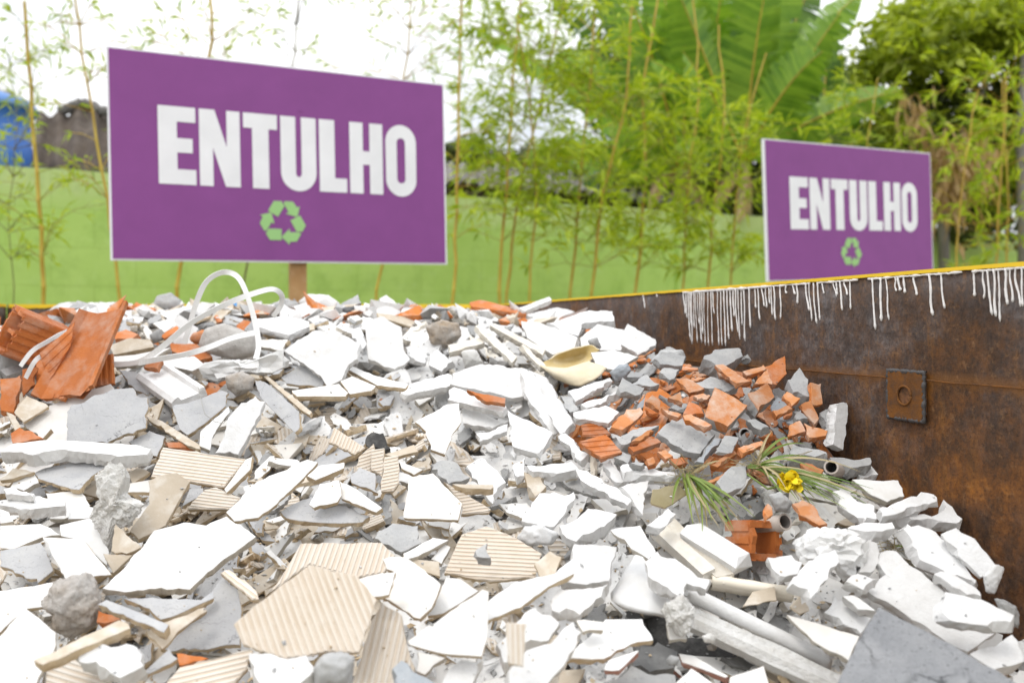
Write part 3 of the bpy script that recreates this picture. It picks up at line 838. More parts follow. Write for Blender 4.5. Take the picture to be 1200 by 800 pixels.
put('C', '455,430 500,408 790,523 768,560 735,548', 'G', 26, -8, layer=5, th=.016, lab='narrow mortar-topped tile bar pointing at the biggest white slab', short='narrow mortar-topped bar')
put('C', '160,690 560,503 600,520 610,540 200,712', 'T', 16, 8, layer=6, th=.014, lab='long thin wooden-looking bar slanting under the rough cement lump', short='long thin beige bar')
put('C', '450,512 458,460 530,480 565,500 490,530', 'D', 40, 0, layer=3, th=.02, lab='bright orange clay chip beside the rough round cement lump')
put('C', '335,652 400,620 655,618 672,720 560,775 480,738 440,710 370,700', 'P', 32, 0, th=.03, layer=5, lab='white plaster block with broken front edge below the thin beige bar', short='white plaster block', facet=.006)
put('C', '750,640 960,450 1000,350 1050,290 1112,360 1132,460 1122,620 940,642 800,652', 'G', 42, 0, layer=1, lab='large grey mortar-backed slab with slots under the biggest white slab', short='large grey slotted slab')
put('C', '580,402 870,405 940,410 1000,368 1002,400 800,492 750,502 700,450', 'G', 30, 0, layer=3)
put('C', '680,560 760,520 960,446 970,460 830,560 760,640', 'T', 38, 20, layer=3)
put('C', '820,655 980,680 842,717', 'D', 40, 0, layer=3, th=.02, lab='flat orange clay chip below the large grey slotted slab', short='flat orange chip')
put('C', '840,722 1185,640 1160,720 1070,830 930,850 740,835', 'R', 34, 0, ribs=(1, -.24, .010), layer=3, lab='long ribbed tile sloping at the bottom left of the big ribbed tile')
put('C', '210,720 340,678 520,790 530,840 210,840', 'R', 36, 0, ribs=(1, .3, .009), layer=3)
put('C', '680,742 790,640 832,690 700,755', 'G', 40, 0, layer=3)
put('C', '1032,280 1070,263 1200,368 1210,402 1180,405', 'R', 30, -20, layer=4, ribs=(1, .75, .009))
put('B', '0,465 170,440 302,463 306,488 115,508 0,484', 'P', 20, 0, th=.022, layer=3, facet=.003, lab='white slab with a clean straight edge at the left under the long white slab')
put('B', '15,412 60,398 165,430 155,446 30,432', 'P', 24, 0, th=.018, layer=4, facet=.003)
put('B', '50,400 85,333 160,335 182,380 110,417', 'V', 42, 0, layer=1)
put('B', '215,430 380,418 422,490 300,552 235,550', 'V', 38, 0, layer=0)
put('B', '330,490 442,495 420,547 318,552', 'V', 36, 0, layer=1)
put('B', '0,370 60,313 162,330 60,362', 'T', 34, 0, layer=2)
put('B', '0,500 40,520 62,562 0,572', 'V', 40, 0, layer=2)
put('B', '600,190 700,138 772,165 737,257 690,252', 'G', 42, 0, layer=0)
put('B', '768,187 880,190 912,222 790,217', 'D', 36, 0, layer=1, lab='small orange chip behind the level-grooved ribbed tile')
put('B', '590,340 650,308 702,330 622,387', 'T', 36, 0, layer=1)
put('F', '-35,660 60,655 130,690 235,672 285,733 180,820 120,850 0,830 -40,760', 'P', 36, -10, th=.04, layer=5, lab='chunky white plaster block under the big ribbed tile', short='chunky white block', facet=.01)
# ---- crest, centre
put('D', '130,402 190,350 262,303 430,328 492,370 475,442 430,470 400,542 335,572 300,520 200,450', 'P', 52, -6, th=.022, layer=2, lab='big smooth white slab leaning below the brown stone', short='big smooth white slab', facet=.006)
put('D', '510,267 600,238 682,290 692,400 722,442 690,480 652,497 585,470 525,442', 'P', 56, 6, th=.018, layer=2, lab='tall white slab standing under the crest in the middle', short='tall standing white slab', facet=.005)
lump('D', '203,170 240,138 340,143 390,180 407,232 300,218 215,205', 'bag', 'plaster_sack', 'sack', 'round white plaster sack on the crest right of the sign post', 'round white sack', amp=.2, freq=2, rough=.02, d=2.85)
lump('D', '50,195 140,158 205,180 202,222 100,248', 'concrete', 'concrete_chunk', 'concrete chunk', 'grey concrete lump on the crest at the wooden sign post', 'concrete lump at the sign post', d=2.85)
lump('D', '262,245 340,218 400,235 442,312 330,302 270,282', 'brown', 'brown_stone', 'stone', 'reddish brown rough stone under the round white sack', 'reddish brown stone', layer=1, d=2.72, rough=.04)
put('D', '0,252 140,238 247,265 250,290 150,332 0,292', 'P', 30, 0, th=.02, layer=2, facet=.004)
put('D', '10,350 150,350 120,402 20,385', 'V', 40, 0, layer=1)
put('D', '115,530 230,458 317,540 310,572 140,557', 'G', 40, 0, layer=1, lab='grey triangular mortar shard under the big smooth white slab', short='grey triangular shard')
put('D', '168,590 390,558 432,600 420,616 190,616', 'W', 20, 0, th=.014, layer=3, lab='flat white tile bar with cream edge under the grey triangular shard', short='flat white tile bar')
put('D', '395,545 450,523 562,568 540,590 440,606', 'W', 28, 0, layer=3, th=.014)
put('D', '437,470 560,520 712,560 702,578 570,565 430,490', 'W', 24, -14, layer=3, th=.013, lab='long cream-edged tile shard sloping under the tall standing white slab', short='long cream-edged shard')
put('D', '-5,488 30,498 262,690 250,703 210,680', 'T', 30, -30, layer=4, th=.012, lab='thin cream stick of tile slanting down from the crumpled white bag')
put('D', '-5,540 60,560 202,690 205,760 180,788 20,622', 'G', 45, -28, layer=3, th=.014, lab='grey mortar-backed strip slanting beside the thin cream stick', short='slanting grey strip')
put('D', '805,422 850,398 932,450 870,500 812,472', 'P', 45, 0, layer=1, th=.03)
put('D', '680,600 720,560 900,508 935,528 920,565 800,590 700,612', 'P', 26, 10, layer=3, th=.022, lab='white plank-like slab left of the large white sheet with a brick chip', short='white plank-like slab', facet=.004)
put('-', [(530, 437), (560, 427), (612, 430), (640, 442), (650, 462), (600, 466), (560, 458), (528, 450)], 'P', 42, 8, th=.016, layer=3, facet=.004, lab='broad white plaster slab above the brick chip', short='broad white plaster slab')
put('G', '100,512 150,520 290,742 228,795 120,640', 'P', 50, -40, th=.02, layer=3, facet=.003, lab='long white moulding sloping towards the grooved clay pair', short='long sloping white moulding')
put('G', '40,500 100,512 225,780 190,800 60,600', 'P', 52, 16, th=.02, layer=2, facet=.003)
put('D', '905,587 930,573 1170,652 1182,670 1160,695 900,632', 'P', 28, -10, layer=5, th=.016, facet=.003, lab='white tile bar carrying a thin orange brick chip', short='white bar with a brick chip')
put('D', '988,587 1170,625 1167,650 1080,642', 'D', 34, -10, layer=7, th=.012, lab='thin orange brick chip lying on a white bar in the middle', short='thin orange brick chip')
put('D', '955,670 1030,680 1162,740 1110,767 970,742', 'P', 36, -10, layer=2, th=.02)
put('E', '1033,150 1180,105 1177,140 1050,187', 'P', 30, 10, layer=3, th=.016)
put('E', '745,97 895,13 952,8 962,100 925,150 887,250 820,225 795,140', 'W', 48, 10, layer=3, lab='white kite-shaped tile shard in the middle of the heap', short='kite-shaped white shard')
for s, lb in (('-|555,382 563,379 606,418 600,425', 'cream slat crossing another slat on the back slope'), ('-|574,381 580,379 639,408 636,416', 'long cream slat under the orange brick bar'), ('-|525,404 567,394 568,402 526,413', None), ('-|608,404 614,402 640,428 633,430', None)):
    put('-', s[2:], 'L', 34, 0, layer=3, lab=lb, th=.018)
lump('D', '795,292 870,258 950,278 962,340 890,390 820,372', 'stone', 'cement_lump', 'cement lump', 'crumbly brown cement lump on the back slope under the crest', 'crumbly brown cement lump', rough=.1, rf=8, layer=1)
put('D', '570,160 610,143 717,210 600,222', 'P', 42, -10, d=2.85, lab='pale grey slab poking up on the crest in the middle', short='pale slab on the crest')
lump('D', '660,225 740,203 805,212 770,252 690,254', 'plaster', 'plaster_chunk', 'plaster chunk', None, None, d=2.8, kind='P', sub=3)
put('-', [(550, 354), (563, 351), (617, 363), (616, 368), (600, 366), (552, 359)], 'D', 24, -6, d=2.66, th=.02, lab='long flat orange brick bar on the crest right of the big sign', short='orange brick bar on the crest')
put('D', '700,390 740,368 802,430 790,462 720,442', 'P', 40, 0, layer=1)
put('D', '440,302 490,288 517,370 500,402 450,332', 'P', 45, 0, layer=1)
lump('D', '405,202 465,193 442,280 415,272', 'black', 'black_plastic_scrap', 'plastic scrap', 'crumpled black plastic scrap beside the reddish brown stone', None, d=2.66, kind='O', ridge=True, sub=3)
lump('D', '960,402 1030,398 1072,472 980,492', 'wad', 'plaster_wad', 'plaster wad', None, None, kind='P', sub=3, layer=1)
lump('D', '450,192 560,198 592,252 480,272', 'bag', 'plaster_chunk', 'plaster chunk', None, None, d=2.72, kind='P', sub=3)
put('D', '400,182 480,138 492,180 410,198', 'C', 42, 0, d=2.85)
# ---- middle
put('E', '-140,520 0,378 240,270 290,285 212,370 100,478 10,543 -100,560', 'W', 38, 10, layer=5, lab='long white finger-shaped tile shard pointing up from the biggest white slab', short='white finger-shaped shard')
put('E', '115,520 160,490 262,443 300,500 420,490 532,540 500,566 370,572 230,563 140,548', 'G', 32, 0, th=.014, layer=3, lab='oval grey mortar-topped shard with a thick cream rim above the big ribbed tile', short='oval mortar-topped shard')
put('E', '250,482 300,385 390,368 402,440 380,472 270,497', 'W', 40, 0, layer=5, lab='white shard lying on the oval mortar-topped shard')
put('E', '390,370 470,410 592,500 562,520 400,455', 'W', 34, -16, layer=5)
put('E', '718,357 830,335 900,410 967,480 947,556 690,546', 'W', 46, 0, layer=4, lab='square clean white tile shard with a pointed top in the middle', short='square clean white shard')
put('E', '880,372 1102,502 1090,518 960,528 965,480', 'R', 40, 0, ribs=(1, -.15, .009), layer=3)
put('E', '815,322 850,280 932,275 1002,360 900,387', 'C', 42, 0, layer=4, th=.02, lab='flat grey concrete piece above the square clean white shard', short='flat grey concrete piece')
put('E', '985,302 1060,260 1142,340 1172,380 1110,482 1070,422', 'P', 44, 10, layer=2, th=.02)
put('E', '920,387 1110,390 1114,402 1100,412 960,402', 'T', 16, 0, layer=5, th=.014, lab='cream tile bar under the flat grey concrete piece')
put('F', '880,280 965,98 1080,60 1200,110 1340,190 1312,300 1100,322', 'R', 44, 0, ribs=(1, .05, .0085), layer=3, lab='wide ribbed tile with fine level grooves carrying a small grey stone', short='wide finely ribbed tile')
put('F', '1015,177 1082,143 1097,212 1030,207', 'C', 38, 0, layer=6, th=.02, lab='small grey cement stone lying on the wide finely ribbed tile')
put('E', '585,422 602,258 667,253 672,380 640,422', 'R', 52, 0, ribs=(1, -.2, .0085), layer=3, lab='narrow ribbed tile strip standing above the oval shard, between smaller ribbed strips')
put('E', '470,322 480,260 552,198 537,332', 'R', 52, 0, ribs=(1, -.3, .009), layer=2)
put('E', '540,225 602,218 592,352 540,322', 'R', 54, 0, ribs=(1, -.2, .009), layer=2)
put('E', '338,190 365,118 512,215 460,247', 'R', 44, 0, ribs=(-.4, 1, .009), layer=3)
put('E', '520,155 600,152 627,222 525,217', 'X', 48, 0, layer=3, th=.02, name='black_plastic_scrap', cat='plastic scrap', lab='glossy black plastic piece in the middle of the white shards', short='glossy black plastic piece')
put('E', '600,250 740,203 762,235 650,262', 'T', 32, 0, layer=3)
put('E', '670,280 782,320 742,345 680,312', 'W', 36, 0, layer=3)
put('E', '440,352 480,310 562,340 572,432 450,382', 'G', 42, 0, layer=3)
put('E', '233,347 300,300 415,285 412,312 280,368', 'W', 30, 10, layer=4, th=.013)
put('F', '545,130 560,78 640,53 760,60 774,142 680,192 620,152', 'C', 42, 0, layer=3, th=.02, lab='grey cement shard between the big ribbed tile and the square white shard', short='grey cement shard')
put('F', '690,192 830,118 902,130 810,180 700,220', 'V', 32, 10, layer=4)
put('F', '820,220 880,148 912,160 870,242', 'V', 42, 0, layer=3)
put('F', '720,217 860,230 862,300 770,272', 'T', 40, 0, layer=3)
put('F', '40,390 100,330 210,143 590,140 652,200 602,280 470,302 250,240', 'R', 40, 6, ribs=(-.35, 1, .0105), layer=2, lab='wide ribbed tile showing behind the biggest ribbed tile', short='ribbed tile behind the biggest')
put('F', '-105,520 0,430 250,243 475,295 567,410 512,560 482,658 360,650 130,684 -62,618', 'R', 54, 6, ribs=(.37, 1, .0105), layer=6, lab='biggest ribbed tile, six-sided with steep slanting grooves, in the foreground', short='biggest ribbed tile')
put('F', '440,830 545,500 592,418 682,480 692,560 742,720 760,830', 'R', 50, 0, ribs=(-.22, 1, .0105), layer=3, lab='tall ribbed tile with upright grooves half under the biggest ribbed tile', short='tall ribbed tile')
put('F', '480,312 560,290 652,280 622,385 540,398', 'W', 40, 0, layer=8, lab='small white shard resting on the corner of the biggest ribbed tile')
put('F', '595,215 700,210 870,340 822,448 770,496 690,458 595,400 655,300', 'W', 46, -4, layer=5, th=.014, jit=.002, lab='white tile shard with chipped cream edge beside the biggest ribbed tile', short='chipped white shard')
put('F', '710,602 1060,360 1092,368 1087,560 1062,676 880,664 720,620', 'W', 46, 0, layer=6, lab='clean white triangular tile shard near the bottom middle', short='clean white triangle')
put('F', '805,482 890,303 960,310 1042,370 880,472', 'W', 42, 0, layer=4)
lump('F', '268,730 310,672 400,658 462,682 455,760 450,830 270,830', 'concrete', 'concrete_chunk', 'concrete chunk', 'grey cement lump between the chunky white block and the tall ribbed tile', 'cement lump at the bottom', layer=5, rough=.05, square=.5)
put('F', '630,840 640,730 682,698 742,720 832,800 840,850', 'S', 44, 0, layer=5, lab='bluish grey cement shard on the foot of the tall ribbed tile', short='bluish cement shard')
put('F', '850,830 890,742 960,690 1062,690 1000,840', 'P', 40, 0, layer=4, th=.03, lab='white plaster block cut by the bottom edge below the clean white triangle')
put('F', '755,650 890,680 790,762 750,742', 'V', 40, 0, layer=3)
put('-', [(572, 726), (572, 703), (603, 682), (650, 671), (671, 654), (673, 671), (643, 687), (610, 711)], 'W', 34, 8, layer=6, th=.013, lab='long white tile shard under the wide finely ribbed tile', short='long white shard under the ribbed tile')
put('-', [(592, 731), (593, 729), (616, 730), (614, 781), (596, 777)], 'R', 60, 0, layer=9, ribs=(.02, 1, .0075), lab='narrow ribbed strip standing on the white corner block', short='narrow standing ribbed strip')
# ---- bottom middle / right, white plaster
put('I', '-70,620 0,545 60,472 105,420 235,520 170,595 70,640 -20,730', 'P', 46, 10, th=.03, layer=4, facet=.008, lab='white block with sharp corners behind the narrow standing ribbed strip', short='sharp-cornered white block')
put('I', '-20,745 70,645 172,595 287,508 337,562 240,720 150,820 0,830', 'P', 44, 16, th=.04, layer=6, facet=.006, lab='white corner block with folded faces near the bottom', short='folded white corner block')
put('I', '250,682 340,600 440,500 610,500 662,598 590,605 490,645 430,686', 'W', 36, -4, th=.014, layer=4, lab='white tile with a curved broken edge beside the dark pit', short='curved-edge white tile')
put('I', '235,330 290,150 492,160 462,330', 'P', 46, 0, th=.03, layer=4, facet=.004, lab='stepped white moulding block above the curved-edge white tile', short='stepped white block')
put('I', '180,400 222,358 462,330 440,378 320,478 190,458', 'P', 34, 0, th=.026, layer=5, facet=.004)
put('I', '105,242 180,180 232,210 202,290 130,302', 'T', 42, 0, layer=5)
lump('I', '20,115 60,68 140,58 222,100 192,150 45,158', 'plaster', 'plaster_chunk', 'plaster chunk', None, None, kind='P', layer=3, rough=.05, amp=.3)
put('H', '218,582 350,490 492,530 440,590 300,655 250,638', 'P', 36, 0, th=.03, layer=4, lab='thick white plaster block uphill of the stepped white block', short='thick white plaster block')
put('H', '45,562 130,430 290,425 302,450 200,590', 'P', 42, 8, th=.022, layer=4, facet=.006, lab='white slab with faceted edge beside the thick white plaster block')
put('I', '460,82 600,60 672,182 640,218 560,170', 'V', 42, -20, th=.016, layer=6, lab='cream-edged white shard pointing down at the curved white shell', short='cream-edged pointing shard')
sheet([[(718, 696, 1.30), (745, 655, 1.34), (752, 645, 1.37)], [(722, 707, 1.25), (757, 668, 1.30), (768, 650, 1.34)], [(750, 716, 1.22), (775, 694, 1.25), (792, 685, 1.29)], [(778, 722, 1.22), (786, 712, 1.24), (797, 695, 1.29)]], .008, ('bag', 'plaster'), 'curved_white_shell', 'plaster shell', 'smooth curved white shell of plaster beside the dark pit', 'curved white shell')
put('I', '625,232 680,168 740,200 870,300 932,312 910,360 820,332 800,402 650,322', 'P', 38, -10, th=.024, layer=5, facet=.006, lab='angular white plaster slab uphill of the curved white shell', short='angular white slab')
RD = lambda r, n=12, sq=1.0: [(r * math.cos(2 * math.pi * k / n), r * sq * math.sin(2 * math.pi * k / n)) for k in range(n)]
def seg(u0, v0, u1, v1, l0=.06, l1=.06): return hp(u0, v0, l0), hp(u1, v1, l1)
bar(*seg(806, 694, 972, 775, .10, .07), RD(.0115), 'plaster', 'plaster_moulding', 'moulding', 'long round white moulding, uppermost of the parallel strips above the dark pit', 'long round white moulding', rough=.003, kind='P', smooth=True)
bar(*seg(805, 722, 990, 808, .09, .07), [(-.014, -.012), (.014, -.012), (.016, .002), (.006, .010), (-.006, .006), (-.015, .009)], 'wad', 'plaster_moulding', 'moulding', 'rough cream moulding with flaking plaster along the dark pit', 'rough cream moulding', rough=.012, kind='L', seg=40)
bar(*seg(838, 738, 985, 815, .05, .05), [(-.012, -.01), (.012, -.01), (.012, .008), (-.012, .01)], 'biscuit2', 'plaster_moulding', 'moulding', 'thin cream strip hugging the edge of the dark pit', None, rough=.004, kind='L', seg=30)
put('L', '85,480 160,497 430,580 380,692 210,602 150,545', 'V', 40, -18, th=.014, layer=4, lab='white tile sheet with torn cream edge left of the cement block', short='torn-edge white tile')
bar(*seg(809, 622, 870, 660, .07, .07), [(-.02, -.014), (.02, -.014), (.022, .006), (.006, .014), (-.018, .010)], 'plaster', 'plaster_moulding', 'moulding', 'faceted white bar downhill of the small hollow brick piece', 'faceted white bar', rough=.003, kind='P')
bar(*seg(766, 616, 832, 676, .06, .06), [(-.012, -.01), (.012, -.01), (.012, .008), (-.012, .01)], 'creamplaster', 'cream_strip', 'strip', 'dusty cream strip, innermost of the strips uphill of the rolled sheet', 'dusty cream strip', rough=.004, kind='L')
bar(*seg(780, 612, 852, 682, .05, .05), [(-.012, -.01), (.012, -.01), (.012, .008), (-.012, .01)], 'creamplaster', 'cream_strip', 'strip', None, None, rough=.004, kind='L')
bar(*seg(800, 640, 850, 680, .05, .05), [(-.014, -.01), (.014, -.01), (.014, .01), (-.014, .01)], 'biscuit2', 'cream_strip', 'strip', None, None, rough=.004, kind='L')
lump('I', '705,470 725,430 800,400 850,440 850,510 825,560 790,580 735,530', 'wad', 'plaster_wad', 'plaster wad', 'crumbly cream plaster wad at the head of the rough cream moulding', 'crumbly plaster wad', kind='P', rough=.13, rf=8, amp=.35, layer=4, smooth=False, sub=5)
lump('I', '890,580 930,565 960,585 945,612 900,608', 'wad', 'plaster_wad', 'plaster wad', None, None, kind='P', sub=3, layer=5)
put('I', '725,515 800,530 820,590 738,597', 'V', 46, 0, layer=3)
# rolled sheet
def spiral():
    rows = []
    for t in range(0, 5):
        q = t / 4
        u0, v0 = 832 + 95 * q, 681 + 15 * q
        row = []
        for k in range(15):
            a = 2 * math.pi * k / 10
            r = 9.5 - 2.6 * k / 14
            row.append((u0 + r * .35 * math.cos(a) * 1.0, v0 + r * math.sin(a), 1.33 - .05 * q - .014 * math.cos(a)))
        rows.append(row)
    return rows
sheet(spiral(), .0025, ('paper', 'paper'), 'rolled_sheet', 'sheet', 'rolled cream sheet lying below the small hollow brick piece', 'rolled cream sheet')
put('L', '-120,440 -70,370 30,345 40,410 -20,420', 'T', 34, 0, layer=2, th=.004)
put('L', '100,440 150,385 190,440 195,462 150,475', 'T', 44, 0, layer=3, th=.006)
put('I', '430,738 455,690 592,643 592,650 500,738', 'K', 34, -12, layer=4, lab='pink-edged tile shard beside the dark pit at the bottom', short='pink-edged shard')
put('I', '780,660 850,668 1015,765 1000,773 800,700', 'K', 24, -18, layer=2, lab='long pink-edged tile strip lying in the dark pit')
put('I', '770,795 840,728 945,800 940,850 770,850', 'V', 38, 0, layer=4)
put('I', '420,850 430,800 560,700 640,740 760,760 790,850', 'C', 36, 0, layer=2, th=.02, lab='flat grey concrete shard at the bottom edge beside the pink-edged shard', short='flat concrete at the bottom edge')
put('I', '610,490 740,490 760,585 900,588 1000,620 1142,722 1110,760 1020,762 850,700 655,612', 'X', 30, 0, layer=-1, lab='dusty dark sheet at the bottom of the dark pit', short='dark sheet', cat='plastic sheet')  # thin dark slab laid low in the heap
put('I', '560,720 600,625 680,608 782,650 762,722 640,745', 'A', 36, 0, layer=1, lab='dark asphalt chunk in the pit beside the pink-edged shard', short='dark asphalt chunk')
lump('I', '722,690 745,668 785,680 775,715 735,718', 'concrete', 'concrete_chunk', 'concrete chunk', None, None, layer=3, sub=3)
lump('I', '910,625 935,615 965,630 950,648 920,645', 'stone', 'concrete_chunk', 'concrete chunk', None, None, layer=1, sub=3)
put('I', '1020,772 1180,718 1205,800 1200,850 1020,850', 'V', 38, 0, layer=4)
put('I', '300,505 340,500 430,512 425,552 330,556', 'V', 40, 0, layer=6)
put('I', '200,850 230,740 345,730 300,830', 'T', 36, 0, layer=2)
# ---- lower right
put('L', '325,800 420,600 520,443 700,535 900,640 1150,790 1230,850 1230,900 300,900', 'S', 36, 0, th=.09, layer=8, name='cement_block', cat='cement block', facet=0, lab='big grey cement block with pitted face in the lower corner near the rusty wall', short='big grey cement block', jit=.002)
PIECES[-1]['o'].data.materials[0] = M['block']; PIECES[-1]['o'].data.materials[1] = M['block']
put('L', '440,366 640,233 740,300 880,400 1010,480 1077,555 935,655 800,588 680,500 560,420', 'P', 42, -8, th=.022, layer=4, facet=.004, lab='large clean white slab above the big grey cement block', short='large clean white slab')
put('L', '780,432 830,370 1000,408 1152,478 1157,530 1000,530 850,508 792,480', 'P', 34, -6, th=.02, layer=7, facet=.008, lab='white wedge lying on the large clean white slab', short='white wedge')
put('K', '600,390 650,358 790,400 850,480 992,640 980,668 790,588 700,550 640,460', 'P', 42, -14, th=.024, layer=3, facet=.008, lab='long white slab with a ridged face left of the faceted wall-side slab', short='ridged long white slab')
put('K', '780,612 840,588 1002,690 1007,715 930,702', 'P', 36, -10, th=.026, layer=4, facet=.004)
put('K', '808,420 880,393 970,440 1062,560 1050,605 1000,622 850,482', 'P', 58, -20, th=.02, layer=2, facet=.006, lab='white plaster slab leaning nearest the rusty wall', short='wall-side white slab', d=1.235)
lump('K', '1010,620 1060,560 1107,580 1085,640 1060,702 1020,690', 'plaster', 'plaster_chunk', 'plaster chunk', None, None, kind='P', layer=2, d=1.215, rough=.07, depth=.4)
lump('K', '1060,720 1110,730 1160,760 1180,800 1170,860 1100,820', 'concrete', 'concrete_chunk', 'concrete chunk', 'rough grey lump at the foot of the rusty wall', None, d=1.19, depth=.4)
put('K', '545,340 620,312 760,332 822,260 912,350 907,372 800,362', 'P', 30, 0, th=.026, layer=3, facet=.008, lab='flat white slab on the outer slope by the rusty wall', short='outer white slab')
put('K', '520,300 640,258 720,223 802,240 812,265 700,300 540,340', 'P', 34, 10, th=.02, layer=4, facet=.008)
put('K', '395,165 610,168 640,245 560,272 470,230', 'V', 42, -6, layer=3, th=.018, d=1.42, lab='square white tile shard right of the pipe offcut', short='square shard by the pipe')
put('K', '300,222 340,213 502,290 522,340 460,372 340,292', 'P', 38, -16, th=.022, layer=3, facet=.008)
put('K', '370,392 440,368 582,365 597,392 440,415', 'P', 22, 0, th=.024, layer=4, facet=.003, lab='white bar of plaster between the crumpled bag and the outer white slab')
put('K', '428,600 470,448 512,460 522,510 492,612', 'P', 48, 20, th=.025, layer=3)
put('K', '520,560 530,498 602,500 662,562 580,640', 'P', 44, 0, th=.025, layer=3)
lump('K', '135,460 200,410 290,400 430,420 462,490 402,610 330,622 282,525 150,542', 'bag', 'plaster_sack', 'sack', 'crumpled white sack below the orange shard and yellow flower', 'crumpled white sack', amp=.45, freq=1.5, rough=.08, rf=4, ridge=True, layer=3, smooth=False)
put('L', '118,332 190,230 312,173 332,232 280,310 200,400', 'P', 48, 14, th=.03, layer=5, facet=.008, lab='faceted white plaster chunk below the crumpled white sack', short='faceted white chunk')
put('L', '0,212 110,198 162,235 140,290 50,308', 'P', 38, 0, th=.02, layer=4, facet=.004, lab='white shard with a bent wire across it near the small hollow brick')
put('K', '50,432 150,260 272,298 332,372 300,400 200,412', 'V', 46, 0, layer=2, lab='white tile shard under the oval orange shard', d=1.47)
put('K', '115,280 160,256 240,310 277,372 240,380 150,330', 'B', 42, -10, th=.014, layer=5, facet=.003, lab='oval orange clay shard beside the yellow flower', short='oval orange shard')
lump('K', '5,240 60,223 112,270 100,322 30,312', 'concrete', 'concrete_chunk', 'concrete chunk', 'round grey stone beside the yellow flower', 'round stone by the flower', layer=4)
put('K', '0,278 22,298 22,332 0,352 -15,320', 'B', 48, 20, layer=5)
put('L', '945,662 1140,573 1197,660 1200,700 1060,738', 'P', 38, 10, th=.03, layer=5, lab='white plaster block between the big grey cement block and the rusty wall')
put('L', '1150,612 1215,588 1225,720 1195,690', 'P', 42, 0, th=.03, layer=4, d=1.24)
put('L', '1140,762 1230,730 1240,850 1150,830', 'P', 42, 0, th=.03, layer=6, d=1.18)
put('L', '265,470 310,383 420,448 502,460 440,572', 'P', 40, -10, th=.02, layer=3, facet=.004)
put('L', '350,392 400,378 505,462 420,450', 'P', 36, -20, th=.02, layer=4, facet=.004)
put('K', '355,642 420,608 522,630 450,682', 'P', 36, 0, th=.02, layer=4, facet=.006)
for s, k, t, az, l in (('420,292 460,273 542,380 480,387', 'P', 44, -10, 3), ('505,305 540,288 782,330 786,342 760,350 520,342', 'P', 24, -4, 4), ('295,312 400,338 562,468 540,488 320,368', 'P', 36, -16, 4),
                       ('500,395 642,368 612,532 560,470', 'P', 46, 20, 3), ('68,300 280,278 312,318 210,340 80,322', 'P', 26, 0, 4), ('638,582 730,500 772,530 700,602', 'P', 40, 20, 4),
                       ('210,160 250,148 362,245 320,282', 'P', 38, -20, 4), ('-20,40 190,148 132,250 0,212', 'P', 36, -10, 5), ('0,300 60,262 62,350 20,362', 'P', 40, 0, 3), ('56,330 150,345 160,400 110,450 80,430', 'T', 40, 0, 2)):
    put('H', s, k, t, az, layer=l, th=.022, facet=.006)
put('H', '648,470 660,412 780,388 830,432 720,500 656,482', 'T', 50, 10, layer=3, th=.006, name='olive_sheet', cat='sheet', lab='olive brown bent sheet under the grass tuft roots', short='olive sheet')
PIECES[-1]['o'].data.materials[0] = M['olive']
# ---- brick mound
put('J', '105,432 150,293 242,340 306,380 212,482', 'B', 48, 0, th=.03, layer=4, lab='largest pale orange brick slab on the brick mound', short='largest brick slab', facet=.002)
PIECES[-1]['o'].data.materials[1] = M['concrete']
put('H', '672,147 760,73 810,63 952,150 882,245 800,230', 'C', 40, 0, th=.024, layer=3, lab='largest flat grey concrete slab on the brick mound', short='largest grey slab')
put('G', '460,762 540,678 602,668 617,692 520,782', 'B', 40, 12, th=.018, layer=4, lab='long pointed orange brick shard uphill of the grooved clay pair', short='long pointed brick shard')
put('H', '325,107 400,93 466,152 420,167 330,162', 'E', 46, 0, ribs=(1, -.08, .011), layer=3, lab='grooved red clay shard, upper of the pair', short='upper grooved clay shard')
put('H', '313,187 440,153 518,235 420,267', 'E', 48, 0, ribs=(1, -.1, .012), layer=5, th=.018, lab='grooved red clay shard, lower and larger of the pair', short='lower grooved clay shard')
put('J', '303,322 400,273 432,340 355,400', 'B', 44, 20, th=.04, layer=4, lab='pale orange brick block with a mortar face on the brick mound', short='mortared brick block')
PIECES[-1]['o'].data.materials[1] = M['concrete']
put('J', '95,162 150,118 272,108 282,150 190,202', 'C', 34, 16, th=.04, layer=3, lab='squared grey concrete block at the top of the brick mound', short='squared grey block')
put('J', '208,72 240,53 322,100 280,127', 'D', 42, -10, th=.02, layer=2, lab='orange brick shard crowning the brick mound under the paint drips', short='brick shard crowning the mound', facet=.002)
put('J', '278,150 385,98 387,125 330,172', 'C', 40, 10, layer=3)
put('J', '158,202 200,188 322,268 260,277 170,242', 'B', 36, -16, layer=4)
put('J', '495,262 550,203 602,300 605,340 520,320', 'C', 40, 10, th=.04, layer=3, lab='angular grey concrete block on the wall side of the brick mound', short='angular grey block')
put('J', '598,272 650,278 657,372 610,382', 'B', 56, 20, layer=3)
put('J', '355,222 480,148 487,230 440,282 370,262', 'D', 46, 10, layer=2, th=.02)
put('J', '420,152 450,133 452,172', 'D', 50, 0, layer=3)
put('J', '463,332 490,313 552,345 512,382', 'B', 42, -10, layer=4)
put('J', '500,472 550,445 582,500 500,522', 'B', 46, 0, layer=4)
put('J', '568,460 680,498 672,520 590,532', 'B', 40, -10, layer=4)
put('J', '493,592 520,563 682,590 692,618 500,615', 'C', 30, -4, th=.04, layer=4, lab='long grey concrete block above the pipe offcut', short='long grey block')
put('J', '690,622 882,625 882,655 720,667', 'C', 26, 0, th=.03, layer=3, d=1.56)
put('J', '820,682 900,650 927,700 830,722', 'P', 36, 0, th=.03, layer=2, d=1.57)
put('J', '703,562 718,370 770,363 777,420 752,590', 'P', 72, 30, th=.025, layer=3, d=1.60, facet=.004, lab='narrow white post-like slab standing against the rusty wall', short='standing white post')
